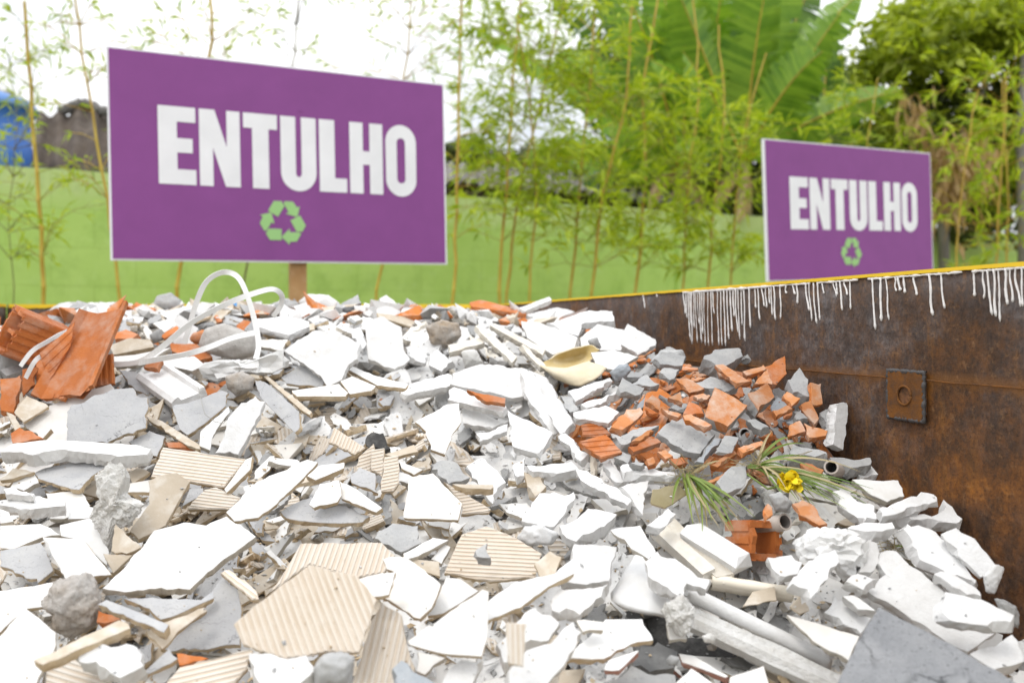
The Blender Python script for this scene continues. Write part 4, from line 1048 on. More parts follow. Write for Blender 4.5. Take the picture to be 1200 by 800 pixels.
put('J', '548,652 580,643 662,680 650,702 570,682', 'B', 36, -10, layer=4)
put('J', '258,580 370,540 392,560 280,607', 'B', 36, 10, layer=5)
put('J', '0,425 40,418 137,470 100,485 10,447', 'B', 34, -14, layer=5)
put('J', '58,640 150,528 192,540 100,642', 'C', 44, 20, layer=4)
put('J', '150,602 200,518 262,530 232,602', 'B', 42, 10, layer=5)
PIECES[-1]['o'].data.materials[0] = M['concrete']
put('J', '70,672 120,613 152,620 90,680', 'B', 40, 20, layer=4)
put('J', '100,742 230,678 242,695 150,742', 'B', 34, 14, layer=4)
put('J', '133,657 240,588 252,605 165,667', 'B', 34, 14, layer=5)
put('J', '298,450 340,440 412,480 370,502', 'C', 38, -10, layer=4)
put('J', '518,402 560,393 592,440 530,452', 'C', 42, 0, layer=3)
put('J', '640,412 700,380 707,450 680,492', 'C', 48, 10, layer=2)
lump('J', '605,245 635,233 690,290 712,400 680,395 650,310', 'rag', 'brown_rag', 'rag', 'brown crumpled rag between the brick mound and the rusty wall', 'brown rag', layer=1, ridge=True, amp=.3, d=1.76, kind='O')
put('J', '423,402 500,378 517,395 440,432', 'B', 38, 10, layer=4)
put('J', '550,372 600,358 642,440 622,472 560,402', 'B', 46, 0, layer=3)
put('J', '160,740 200,690 300,610 325,640 290,760 200,800', 'C', 42, 30, layer=4, th=.03, lab='pale plaster-smeared concrete strip uphill of the small hollow brick', short='plaster-smeared strip')
for s, k, t, az, l in (('690,502 710,475 782,490 740,542', 'C', 42, 0, 4), ('485,582 520,530 622,580 602,612 510,602', 'C', 44, 0, 4), ('660,442 740,408 812,430 800,472 690,467', 'C', 38, 0, 3),
                       ('690,402 740,383 782,410 740,422', 'C', 38, 0, 3), ('768,532 820,528 902,580 830,602', 'B', 42, -10, 4), ('623,642 660,608 697,640 690,682', 'B', 46, 0, 4), ('733,622 790,593 802,650', 'B', 44, 0, 5),
                       ('800,700 830,640 882,657 902,700', 'D', 42, 0, 4), ('263,592 460,528 472,545 300,642', 'P', 34, 12, 4), ('323,655 500,588 512,610 350,672', 'P', 34, 12, 5), ('288,692 440,658 507,690 450,742 300,722', 'P', 36, 0, 4),
                       ('223,612 260,608 322,680 270,692', 'C', 42, -20, 4), ('700,670 800,700 780,715 730,700', 'B', 36, 0, 5), ('560,560 640,500 690,560 650,570', 'C', 40, 0, 3), ('840,560 930,520 1060,570 1000,600', 'C', 40, 0, 3), ('950,470 990,465 1120,545 1050,560', 'B', 36, -16, 5),
                       ('1080,500 1180,470 1200,490 1100,520', 'B', 36, 0, 4), ('1130,560 1200,480 1220,560', 'B', 40, 0, 4)):
    put('G', s, k, t, az, layer=l)
lump('G', '458,505 500,470 540,465 562,492 530,535 485,550', 'slate', 'concrete_chunk', 'concrete chunk', 'dark grey cement lump beside the curled cream plastic sheet', 'dark lump by the cream sheet', layer=3)
lump('G', '640,460 700,400 800,400 815,440 760,470', 'concrete', 'concrete_chunk', 'concrete chunk', None, None, layer=2)
for s, k, t, az, l in (('465,177 600,122 690,113 512,212', 'C', 34, 10, 4), ('553,192 650,128 667,140 600,187', 'B', 38, 14, 5), ('545,212 680,168 702,190 570,237', 'D', 34, 10, 5),
                       ('480,260 520,230 560,250 545,290', 'C', 40, 0, 4), ('680,235 720,225 760,255 720,270', 'B', 38, 0, 5), ('740,265 800,262 820,290 770,300', 'D', 38, 0, 5), ('865,280 960,165 990,170 900,290', 'S', 42, 20, 5),
                       ('550,290 580,265 625,285 610,305', 'C', 38, 0, 5), ('625,270 660,260 680,290 640,300', 'B', 38, 0, 5)):
    put('H', s, k, t, az, layer=l)
# ---- right back, white
put('G', '28,202 175,150 187,165 60,217', 'P', 32, 16, th=.02, d=2.66, facet=.003, lab='white plank poking up next to the orange brick bar on the crest', short='white plank on the crest')
put('G', '160,272 360,215 470,218 487,268 330,280 310,332 220,312', 'P', 40, 0, th=.024, layer=2, lab='large irregular white slab on the back slope', short='large back-slope white slab', facet=.006)
put('G', '40,262 120,268 312,340 290,392 190,422 70,342', 'P', 46, -10, th=.03, layer=2, facet=.004)
put('G', '320,342 400,278 542,310 512,402 330,402', 'P', 46, 0, th=.02, layer=1)
put('G', '508,372 540,270 672,350 677,380 590,423', 'P', 54, 0, th=.02, layer=2, lab='white slab with a pointed top leaning by the rusty back of the skip', short='pointed white slab', facet=.004)
lump('G', '350,355 400,338 422,398 370,382', 'concrete', 'concrete_chunk', 'concrete chunk', None, None, layer=4, sub=3)
put('G', '370,412 480,400 592,430 480,492 400,482', 'V', 40, 0, layer=1)
put('G', '55,235 220,198 292,220 170,267', 'P', 32, 0, th=.02, layer=2)
sheet([[(633, 427, 2.12), (655, 414, 2.14), (686, 405, 2.16), (704, 409, 2.13)], [(637, 430, 2.09), (660, 424, 2.16), (680, 418, 2.18), (694, 421, 2.13)], [(639, 432, 2.05), (664, 433, 2.10), (681, 427, 2.12), (690, 425, 2.08)], [(634, 429, 1.99), (655, 434, 1.98), (676, 430, 1.99), (692, 424, 2.0)], [(652, 444, 1.98), (674, 452, 1.95), (694, 447, 1.94), (711, 431, 1.97)]], .004, ('cream', 'ochre'), 'curled_plastic_sheet', 'plastic sheet', 'curled cream plastic sheet with ochre inside, between white slabs and the brick mound', 'curled cream sheet', back=15)
# ---- pipes, hollow bricks, roof tile
pipe(at(974, 547, 1.50), at(990, 556, 1.66), .0125, .003, 'short grey brown pipe offcut with its open end showing below the long grey block', 'pipe offcut')
pipe(at(873, 508, 1.66), at(884, 512, 1.76), .012, .003, 'short white pipe offcut open towards the viewer on the brick mound', 'white pipe offcut', mat='plaster')
pipe(at(920, 611, 1.37), at(893, 618, 1.42), .0135, .003, 'stubby pinkish pipe offcut lying above the small hollow brick', None)
hollow_brick(at(40, 397, 2.12), (.15, .13, .105), (math.radians(-24), math.radians(10), math.radians(-52)), (2, 2), 'hollow orange brick with grooved top at the left end of the crest', 'hollow orange brick', 3)
hollow_brick(at(883, 633, 1.385), (.068, .055, .058), (math.radians(-12), math.radians(8), math.radians(28)), (1, 1), 'small broken hollow orange brick with one open cell on the white shards', 'small hollow brick', 5)
def roof_tile():
    p0 = at(78, 462, 1.86); p1 = at(126, 363, 2.02)
    ax = (p1 - p0); L = ax.length; ax.normalize()
    upv = Vector((-0.35, -0.85, .35)); upv = (upv - ax * upv.dot(ax)).normalized(); sd = ax.cross(upv).normalized()
    prof = []
    w = .074
    outer = [(-w, .020), (-w * .93, .026), (-w * .8, .006), (-w * .5, -.003), (0, -.006), (w * .5, -.003), (w * .8, .004), (w * .93, .016), (w, .012)]
    inner = [(x * .93, y - .012) for x, y in outer][::-1]
    prof = outer + inner
    n = len(prof); seg_ = 22; vs = []; fs = []
    for i in range(seg_ + 1):
        t = i / seg_
        for k, (x, y) in enumerate(prof):
            kk = k if k < len(outer) else n - 1 - k
            e = 0
            if i == 0: e = noise.noise(Vector((kk * .9, 3, 1))) * .022
            if i == seg_: e = noise.noise(Vector((kk * .9, 9, 4))) * .014
            tap = 1.12 - .22 * t
            vs.append((x * tap, y * 1.0, (t - .5) * L + e))
    for i in range(seg_):
        for k in range(n):
            k2 = (k + 1) % n
            fs.append((i * n + k, (i + 1) * n + k, (i + 1) * n + k2, i * n + k2))
    fs.append(tuple(range(n))); fs.append(tuple(seg_ * n + k for k in range(n - 1, -1, -1)))
    mb = MB(); mb.add(vs, fs)
    o = mb.build('clay_roof_tile', [M['clayred']])
    c = (p0 + p1) / 2
    o.matrix_world = Matrix(((sd.x, upv.x, ax.x, c.x), (sd.y, upv.y, ax.y, c.y), (sd.z, upv.z, ax.z, c.z), (0, 0, 0, 1)))
    bm = bmesh.new(); bm.from_mesh(o.data); bmesh.ops.recalc_face_normals(bm, faces=bm.faces); bm.to_mesh(o.data); bm.free()
    PIECES.append(dict(o=o, k='O', lab='big orange clay roof tile standing at the left end of the heap', short='big orange roof tile', cat='roof tile', hero=True))
roof_tile()
put('A', '185,412 335,288 352,262 330,380 225,555', 'E', 66, 26, th=.014, d=1.9, jit=.0005, ribs=(-.75, .7, .016), lab='ridged orange clay tile piece leaning against the side of the big roof tile')
# ---- white strap
def ribbon(paths, name, lab, short, w=.0066, d0=2.1):
    mb = MB()
    for path in paths:
        P = [at(*p) for p in path]
        Q = []
        for i in range(len(P) - 1):
            a, b, c, d_ = P[max(i - 1, 0)], P[i], P[i + 1], P[min(i + 2, len(P) - 1)]
            for k in range(8):
                t = k / 8
                Q.append(0.5 * ((2 * b) + (c - a) * t + (2 * a - 5 * b + 4 * c - d_) * t * t + (3 * b - a - 3 * c + d_) * t ** 3))
        Q.append(P[-1])
        vs = []
        for i, q in enumerate(Q):
            tg = (Q[min(i + 1, len(Q) - 1)] - Q[max(i - 1, 0)]).normalized()
            view = (q - CAM).normalized()
            sdv = tg.cross(view).normalized()
            tw = 0.5 * math.sin(i * .16 + len(path))
            sdv = (Matrix.Rotation(tw, 3, tg) @ sdv)
            nn = sdv.cross(tg).normalized()
            for x, y in ((-w, -.0009), (w, -.0009), (w, .0009), (-w, .0009)): vs.append(q + sdv * x + nn * y)
        fs = []
        for i in range(len(Q) - 1):
            for k in range(4):
                k2 = (k + 1) % 4
                fs.append((4 * i + k, 4 * i + k2, 4 * i + 4 + k2, 4 * i + 4 + k))
        fs += [(3, 2, 1, 0), tuple(4 * (len(Q) - 1) + k for k in range(4))]
        mb.add(vs, fs)
    o = mb.build(name, [M['strap']])
    bm = bmesh.new(); bm.from_mesh(o.data); bmesh.ops.recalc_face_normals(bm, faces=bm.faces); bm.to_mesh(o.data); bm.free()
    PIECES.append(dict(o=o, k='O', lab=lab, short=short, cat='strap', hero=True))
ribbon([[(216, 402, 2.14), (222, 382, 2.13), (231, 352, 2.12), (243, 329, 2.12), (262, 319, 2.13), (279, 325, 2.12), (291, 350, 2.11), (300, 383, 2.10), (303, 405, 2.08), (300, 420, 2.05)],
        [(134, 427, 2.02), (162, 424, 2.0), (188, 408, 1.99), (226, 377, 2.0), (268, 355, 2.03), (300, 343, 2.07), (320, 339, 2.1), (330, 346, 2.13), (329, 358, 2.15), (320, 371, 2.17)],
        [(162, 425, 1.985), (190, 420, 1.98), (218, 415, 1.98), (244, 407, 2.0), (272, 396, 2.02), (302, 389, 2.05)]],
       'plastic_strap', 'tangled white plastic strap looping high over the left of the crest', 'loop of white strap')
ribbon([[(24, 429, 1.96), (38, 411, 1.97), (56, 400, 2.0), (72, 391, 2.06), (90, 384, 2.12)], [(30, 443, 1.94), (41, 423, 1.94), (52, 416, 1.98), (68, 414, 2.06), (80, 414, 2.1)]],
       'plastic_strap', 'short white strap end curling out beside the hollow orange brick', None, w=.005)
# ---- grass, flower, wire
def blades(root, tips, lab, short, w=.0026, name='grass_tuft', dr=None):
    mb = MB(); r = random.Random(int(root[0]))
    for (u, v, dd, sag) in tips:
        P0 = at(*root) + Vector((r.uniform(-.012, .012), r.uniform(-.01, .01), r.uniform(-.004, .004))); P2 = at(u, v, dd)
        P1 = (P0 + P2) / 2 + Vector((r.uniform(-.02, .02), -.01, sag))
        prev = None; n = 9; vs = []
        for i in range(n + 1):
            t = i / n
            q = P0 * (1 - t) ** 2 + P1 * 2 * t * (1 - t) + P2 * t * t
            tg = ((P1 - P0) * (1 - t) + (P2 - P1) * t).normalized()
            s = tg.cross(Vector((r.uniform(-.1, .1), -.6, .75))).normalized()
            ww = w * (1 - t ** 2.2) * (0.5 + min(1, t * 4) * .5) + .0002
            vs += [q - s * ww, q + Vector((0, 0, -ww * .5)), q + s * ww]
        fs = []
        for i in range(n): fs += [(3 * i, 3 * i + 1, 3 * i + 4, 3 * i + 3), (3 * i + 1, 3 * i + 2, 3 * i + 5, 3 * i + 4)]
        mb.add(vs, fs, 1 if r.random() < .24 else 0)
    # root ball of dry fibres
    for k in range(26):
        p = at(*root) + Vector((r.gauss(0, .012), r.gauss(0, .01), r.gauss(0, .008)))
        mb.tube([p, p + Vector((r.gauss(0, .02), r.gauss(0, .014), r.gauss(0.004, .014))), p + Vector((r.gauss(0, .03), r.gauss(0, .014), r.gauss(-.004, .02)))], .0006, 3, 1)
    o = mb.build(name, [M['grass'], M['straw']])
    PIECES.append(dict(o=o, k='O', lab=lab, short=short, cat='grass tuft', hero=True))
r_ = random.Random(5)
blades((806, 556, 1.50), [(812 + r_.uniform(0, 60), 590 + r_.uniform(-5, 38), 1.40 + r_.uniform(-.03, .04), r_.uniform(.0, .025)) for _ in range(22)] + [(885, 606, 1.38, .02), (880, 600, 1.38, .02), (788, 592, 1.42, .01), (845, 540, 1.5, .02)],
       'uprooted green grass tuft with dry roots beside the olive sheet', 'uprooted grass tuft')
blades((882, 546, 1.50), [(920 + r_.uniform(0, 105), 560 + r_.uniform(-14, 36), 1.40 + r_.uniform(-.03, .05), r_.uniform(.01, .04)) for _ in range(26)] + [(905, 505, 1.55, .02), (926, 515, 1.53, .04), (1030, 588, 1.38, .03), (970, 628, 1.36, .06), (905, 570, 1.42, .03), (915, 590, 1.42, .03), (960, 540, 1.5, .03), (945, 520, 1.55, .03)],
       'long green grass blades fanned out over the yellow flower', 'fanned green grass')
blades((1056, 642, 1.395), [(1076, 642, 1.38, .002)], 'single bent green stalk on the white slabs', None, w=.0022, name='grass_stalk')
def flower():
    c = at(925, 567, 1.43)
    e = empty('yellow_flower', c)
    mb = MB(); r = random.Random(3)
    for k in range(46):
        th = r.uniform(0, 2 * math.pi); ph = math.acos(r.uniform(-.25, 1))
        dr = Vector((math.sin(ph) * math.cos(th), -abs(math.sin(ph) * math.sin(th)) * .8 - .1, math.cos(ph))).normalized()
        L = r.uniform(.018, .031); s = dr.cross(Vector((r.gauss(0, 1), r.gauss(0, 1), r.gauss(0, 1)))).normalized(); u = dr.cross(s)
        vs = []
        for i in range(5):
            t = i / 4; ww = .011 * math.sin(math.pi * (.12 + .78 * t)) * r.uniform(.8, 1.1)
            q = dr * L * t * (1 - .15 * t) + u * .006 * math.sin(t * 3 + k)
            vs += [q - s * ww + u * .003 * r.uniform(-1, 1), q + u * .003 * r.uniform(-1, 1), q + s * ww + u * .003 * r.uniform(-1, 1)]
        fs = []
        for i in range(4): fs += [(3 * i, 3 * i + 1, 3 * i + 4, 3 * i + 3), (3 * i + 1, 3 * i + 2, 3 * i + 5, 3 * i + 4)]
        mb.add(vs, fs)
    mb.build('petals', [M['petal']], e, True)
    m2 = MB(); m2.tube([(0, .004, 0), (-.03, .02, -.012), (-.06, .04, .01)], [.002, .002, .0016], 6)
    m2.build('stem', [M['grass']], e, True)
    tag(e, 'crumpled yellow flower head lying among the grass blades', 'flower')
    return e
flower_e = flower()
w_ = MB(); w_.tube([at(*p) for p in ((916, 668, 1.30), (919, 660, 1.295), (926, 656, 1.29), (936, 658, 1.285), (948, 655, 1.285), (955, 648, 1.29))], .0007, 5)
o = w_.build('bent_wire', [M['wire']]); PIECES.append(dict(o=o, k='O', lab='thin bent wire lying on a white shard near the rolled sheet', short=None, cat='wire', hero=True))
w_ = MB(); w_.tube([at(*p) for p in ((232, 452, 1.9), (236, 470, 1.84), (240, 485, 1.80), (252, 494, 1.77), (262, 496, 1.76), (272, 480, 1.78), (284, 476, 1.78))], .0007, 5)
o = w_.build('bent_wire', [M['wire']]); PIECES.append(dict(o=o, k='O', lab='thin wire curling over the ragged mortar shard', short=None, cat='wire', hero=True))
# ------------------------------------------------------------------ heap bed
def build_bed():
    mb = MB(); nx, ny = 210, 190
    for j in range(ny + 1):
        d = 0.93 + (3.97 - 0.93) * j / ny
        x1 = wall_x(d) - 0.02; x0 = x1 - 2.26
        for i in range(nx + 1):
            x = x0 + (x1 - x0) * i / nx
            z = heap(x, d) - 0.03
            z += 0.022 * noise.fractal(Vector((x * 9, d * 9, 0)), 0.8, 2.0, 4) + 0.006 * noise.noise(Vector((x * 60, d * 60, 3)))
            mb.v.append((x, d, EYE + z))
    for j in range(ny):
        for i in range(nx):
            a = j * (nx + 1) + i
            mb.f.append([a, a + 1, a + nx + 2, a + nx + 1]); mb.m.append(0)
    # skirt to the floor of the skip
    rim = [i for i in range(nx + 1)] + [j * (nx + 1) + nx for j in range(1, ny + 1)] + [ny * (nx + 1) + i for i in range(nx - 1, -1, -1)] + [j * (nx + 1) for j in range(ny - 1, 0, -1)]
    b = len(mb.v)
    mb.v += [(mb.v[i][0], mb.v[i][1], 0.26) for i in rim]
    n = len(rim)
    for k in range(n):
        k2 = (k + 1) % n
        mb.f.append([rim[k], b + k, b + k2, rim[k2]]); mb.m.append(0)
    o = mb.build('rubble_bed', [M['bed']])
    return tag(o, 'dusty bed of fine crushed rubble under all the shards', 'rubble', kind='stuff')
bed = build_bed()

# ------------------------------------------------------------------ fillers
def in_poly(p, poly):
    x, y = p; c = False
    for i in range(len(poly)):
        x1, y1 = poly[i]; x2, y2 = poly[i - 1]
        if (y1 > y) != (y2 > y) and x < (x2 - x1) * (y - y1) / (y2 - y1) + x1: c = not c
    return c
BRICKZONE = [(668, 445), (740, 408), (810, 398), (880, 395), (965, 430), (990, 470), (1000, 530), (960, 570), (930, 560), (890, 575), (800, 545), (720, 540), (665, 520)]
PITZONE = [(752, 722), (790, 720), (880, 770), (890, 800), (720, 800), (740, 780)]
def pick_kind(u, v, r):
    q = r.random()
    def ch(tab):
        a = q
        for k, w in tab:
            if a < w: return k
            a -= w
        return tab[-1][0]
    if in_poly((u, v), BRICKZONE): return ch([('B', .54), ('D', .12), ('C', .25), ('S', .04), ('P', .05)])
    if in_poly((u, v), PITZONE): return ch([('A', .45), ('C', .4), ('K', .15)])
    if v < 365 and u < 640: return ch([('P', .40), ('C', .28), ('D', .08), ('G', .12), ('T', .12)])
    if u < 300 and v < 470: return ch([('D', .20), ('C', .2), ('G', .14), ('T', .18), ('V', .18), ('P', .10)])
    if u < 480 and v < 480: return ch([('P', .30), ('C', .12), ('V', .24), ('T', .16), ('G', .18)])
    if u < 470: return ch([('V', .22), ('W', .12), ('R', .20), ('T', .18), ('G', .16), ('C', .06), ('P', .06)])
    if u < 660 and v > 500: return ch([('W', .20), ('V', .16), ('P', .32), ('R', .14), ('T', .08), ('C', .06), ('G', .04)])
    if v < 420: return ch([('P', .50), ('V', .18), ('C', .14), ('L', .12), ('T', .06)])
    if u > 980 and v < 575: return ch([('P', .5), ('C', .4), ('B', .1)])
    return ch([('P', .46), ('V', .20), ('W', .10), ('L', .10), ('T', .05), ('C', .09)])

def bvh_all():
    bpy.context.view_layer.update()
    vs, fs, own = [], [], []
    for idx, p in enumerate(PIECES):
        o = p['o']; me = o.data; mw = o.matrix_world
        b = len(vs)
        vs += [mw @ v.co for v in me.vertices]
        for f in me.polygons:
            fs.append([b + i for i in f.vertices]); own.append(idx)
    b = len(vs)
    vs += [v.co.copy() for v in bed.data.vertices]
    for f in bed.data.polygons:
        fs.append([b + i for i in f.vertices]); own.append(-1)
    return BVHTree.FromPolygons(vs, fs), own

def heap_normal(x, d):
    e = .04
    return Vector((-(heap(x + e, d) - heap(x - e, d)) / (2 * e), -(heap(x, d + e) - heap(x, d - e)) / (2 * e), 1)).normalized()

def shard_outline(r, size, asp, sharp):
    n = r.choice((3, 4, 4, 5, 5, 6)) if sharp else r.choice((5, 6, 7))
    a0 = r.uniform(0, 6.28); pts = []
    for k in range(n):
        a = a0 + 2 * math.pi * (k + r.uniform(-.32, .32)) / n
        q = size * r.uniform(.72, 1.15)
        pts.append((q * math.cos(a) * asp, q * math.sin(a) / asp))
    return pts

def filler_mesh(kind, size, r):
    nm, ct, mats, th0, j0, f0 = KIND[kind]
    sharp = kind in 'WVRGTK'
    asp = math.sqrt(r.choice((r.uniform(1.0, 2.2), r.uniform(1.6, 4.2)))) if kind != 'L' else math.sqrt(r.uniform(4, 8))
    pts = shard_outline(r, size, asp, sharp)
    if kind in 'BD': th = th0 * r.uniform(.45, .9)
    elif sharp: th = th0 * r.uniform(.8, 1.2)
    elif kind in 'L': th = .014 * r.uniform(.6, 1.2)
    else: th = min(th0 * 1.3, size * (r.uniform(.16, .42) if kind == 'P' else r.uniform(.28, .65)))
    ribs = (r.uniform(0, 3.14), .009) if kind == 'R' else None
    jit = min(j0 * 1.2, size * .07)
    return slab_mb(pts, th, jit, .0006, min(f0, size * .4) if f0 else 0, max(.0055, size * .17), r, ribs), th

def scatter(nwant, smin, smax, seed, tilt_sd, lift, tries=40, vmin=335, vmax=812):
    r = random.Random(seed)
    tree, own = bvh_all()
    got = 0; t = 0
    newp = []
    occ = []
    while got < nwant and t < nwant * tries:
        t += 1
        u, v = r.uniform(-20, 1220), r.uniform(vmin, vmax)
        loc, nrm, fi, dist = tree.ray_cast(CAM, ray(u, v).normalized())
        if loc is None: continue
        if own[fi] != -1:      # mostly fill the open bed, sometimes lie on a filler of an earlier round
            if PIECES[own[fi]]['hero'] or r.random() > .05: continue
        if loc.y > 3.9 or (u < 75 and loc.y > 2.5): continue
        kind = pick_kind(u, v, r)
        s = math.exp(r.uniform(math.log(smin), math.log(smax))) * (.75 + .18 * loc.y)
        if in_poly((u, v), BRICKZONE): s *= .62
        if any(abs(u - a) < q and abs(v - b) < q * .7 for a, b, q in occ): continue
        hn = heap_normal(loc.x, loc.y)
        n = (hn + Vector((r.gauss(0, tilt_sd), r.gauss(-.22, tilt_sd), r.gauss(0, tilt_sd * .4)))).normalized()
        if n.z < .15: continue
        mb, th = filler_mesh(kind, s, r)
        e1 = n.cross(Vector((math.cos(r.uniform(0, 6.28)), math.sin(r.uniform(0, 6.28)), .1))).normalized(); e2 = n.cross(e1)
        c = loc + hn * (th * .6 + lift + r.uniform(-.006, .012))
        mw = Matrix(((e1.x, e2.x, n.x, c.x), (e1.y, e2.y, n.y, c.y), (e1.z, e2.z, n.z, c.z), (0, 0, 0, 1)))
        # do not let a filler stand in front of the traced pieces or the wall
        bad = 0; cnt = 0; out = False
        for q in mb.v[:60:3]:
            w = mw @ Vector(q); cnt += 1
            if w.x > wall_x(w.y) - .012: out = True
            h = tree.ray_cast(CAM, (w - CAM).normalized())
            pw = proj(w)
            if h[0] is None:
                bad += 1 if (w.y < 2.3 or pw[0] > 640 or pw[1] < 351) else .25
            elif own[h[2]] >= 0 and PIECES[own[h[2]]]['hero'] and h[3] > (w - CAM).length + .003: bad += 1
        if out or bad > cnt * .22: continue
        nm = KIND[kind][0]
        me = mb.mesh(nm)
        mm = [M[q] for q in KIND[kind][2]]
        if len(mm) == 3: mm.append(mm[0])
        if kind == 'B' and r.random() < .5: mm[0] = M['clay']
        o = link(nm, me, None, mm); o.matrix_world = mw
        newp.append(dict(o=o, k=kind, lab=None, short=None, cat=KIND[kind][1], hero=False))
        occ.append((u, v, s * F / loc.y * .85))
        got += 1
    PIECES.extend(newp)
    return got

g1 = scatter(310, .028, .070, 21, .26, .004)
g2 = scatter(380, .017, .034, 22, .34, .006)
g3 = scatter(440, .008, .018, 23, .45, .0)
print('fillers', g1, g2, g3, 'heroes', sum(p['hero'] for p in PIECES))

# ------------------------------------------------------------------ crumbs: grit and splinters, uncountable
OCT = [Vector(q) for q in ((1, 0, .1), (.2, 1, 0), (-1, .1, -.1), (0, -1, .1), (.1, .1, 1), (-.1, 0, -1))]
OCF = [(0, 1, 4), (1, 2, 4), (2, 3, 4), (3, 0, 4), (1, 0, 5), (2, 1, 5), (3, 2, 5), (0, 3, 5)]
def crumbs(n, seed, name, smin, smax, region, label, mats, choose):
    r = random.Random(seed); mb = MB()
    V, Fc = ico(1)
    tree, own = bvh_all() if region == 'view' else (None, None)
    k = 0; t = 0
    while k < n and t < n * 6:
        t += 1
        if region == 'view':
            u, v = r.uniform(0, 1200), r.uniform(345, 805)
            loc, nrm, fi, dist = tree.ray_cast(CAM, ray(u, v).normalized())
            if loc is None: continue
            if own[fi] >= 0 and r.random() < (.985 if PIECES[own[fi]]['hero'] else .8): continue
            if own[fi] >= 0 and PIECES[own[fi]]['cat'] == 'cement block': continue
            if own[fi] >= 0 and (PIECES[own[fi]]['k'] == 'O' or nrm.z < .45): continue
            loc = loc + nrm * .001
        else:
            d = r.uniform(.96, 3.95); x1 = wall_x(d) - .05; x = r.uniform(x1 - 2.2, x1); 
            loc = Vector((x, d, EYE + heap(x, d) - .012))
            uu, vv = proj(loc)
            if -30 < uu < 1230 and vv < 830 and d < 2.58: continue
            u, v = uu, vv
        s = math.exp(r.uniform(math.log(smin), math.log(smax)))
        a = [s * r.uniform(.5, 1.5), s * r.uniform(.5, 1.2), s * r.uniform(.25, .7)]
        R = Matrix.Rotation(r.uniform(0, 6.28), 3, Vector((r.gauss(0, .3), r.gauss(0, .3), 1)).normalized()) @ Matrix.Rotation(r.gauss(0, .5), 3, 'X')
        m = choose(u, v, r)
        if region == 'view':
            if own[fi] >= 0 and PIECES[own[fi]]['hero']: a = [q * .5 for q in a]
            vs = [loc + R @ Vector((q.x * a[0], q.y * a[1], q.z * a[2])) * r.uniform(.55, 1.35) for q in OCT]
            mb.add(vs, OCF, m)
        else:
            mb.add([loc + R @ Vector((q.x * a[0], q.y * a[1], q.z * a[2])) * r.uniform(.7, 1.5) for q in OCT], OCF, m)
        k += 1
    o = mb.build(name, mats)
    tag(o, label, 'rubble', kind='stuff')
def cm(u, v, r):
    if in_poly((u, v), BRICKZONE): return r.choice((1, 1, 2, 2, 0))
    if in_poly((u, v), PITZONE): return r.choice((2, 2, 3, 0))
    if u < 470: return r.choice((0, 3, 3, 2, 2, 2, 1) if v < 470 else (0, 3, 3, 3, 2, 2))
    return r.choice((0, 0, 3, 2, 2))
crumbs(6500, 31, 'rubble_crumbs', .0011, .0075, 'view', 'fine crumbs and splinters of tile, plaster and brick between the shards', [M['plaster'], M['clay'], M['concrete'], M['biscuit']], cm)
crumbs(2600, 32, 'loose_rubble', .02, .06, 'out', 'loose broken rubble covering the rest of the skip', [M['plaster'], M['clay'], M['concrete'], M['tan']], lambda u, v, r: r.choice((0, 0, 0, 3, 2, 1)))

# ------------------------------------------------------------------ visibility, then labels that single each piece out
tree, own = bvh_all()
acc = {}
for iv in range(0, 240):
    v = 318 + iv * 2.0 + .5
    for iu in range(0, 600):
        u = iu * 2.0 + .7
        h = tree.ray_cast(CAM, ray(u, v).normalized())
        if h[0] is None: continue
        k = own[h[2]]
        if k >= 0:
            a = acc.setdefault(k, [0, 0, 0, 1e9, -1e9, 1e9, -1e9])
            a[0] += 1; a[1] += u; a[2] += v
            a[3] = min(a[3], u); a[4] = max(a[4], u); a[5] = min(a[5], v); a[6] = max(a[6], v)
keep = []
for i, p in enumerate(PIECES):
    n = acc.get(i, [0])[0]
    if n < (6 if not p['hero'] else 4):
        bpy.data.objects.remove(p['o'], do_unlink=True); continue
    a = acc[i]
    p['n'] = n; p['c'] = (a[1] / n, a[2] / n); p['ext'] = (a[4] - a[3], a[6] - a[5])
    keep.append(p)
PIECES = keep
LAND = [p for p in PIECES if p.get('short') and p['n'] > 12]
NOUN = {'W': 'white tile shard', 'V': 'white tile shard', 'P': 'white plaster chunk', 'R': 'ribbed beige shard', 'G': 'grey mortar-backed shard', 'C': 'grey concrete chunk', 'S': 'bluish cement chunk',
        'B': 'orange clay shard', 'D': 'deep orange clay shard', 'E': 'grooved clay shard', 'T': 'plain beige shard', 'L': 'cream strip', 'K': 'pink-edged shard', 'A': 'dark asphalt chunk', 'X': 'black scrap'}
GROUP = {'W': 'broken white tiles', 'V': 'broken white tiles', 'P': 'broken white plaster', 'R': 'broken ribbed tiles', 'G': 'broken mortar-backed tiles', 'C': 'broken concrete', 'S': 'broken concrete',
         'B': 'broken clay bricks', 'D': 'broken clay bricks', 'E': 'broken clay bricks', 'T': 'broken beige tiles', 'L': 'cream strips', 'K': 'pink-edged tiles', 'A': 'asphalt chunks'}
ORD = ['first', 'second', 'third', 'fourth', 'fifth', 'sixth', 'seventh', 'eighth', 'ninth', 'tenth', 'eleventh', 'twelfth']
cells = {}
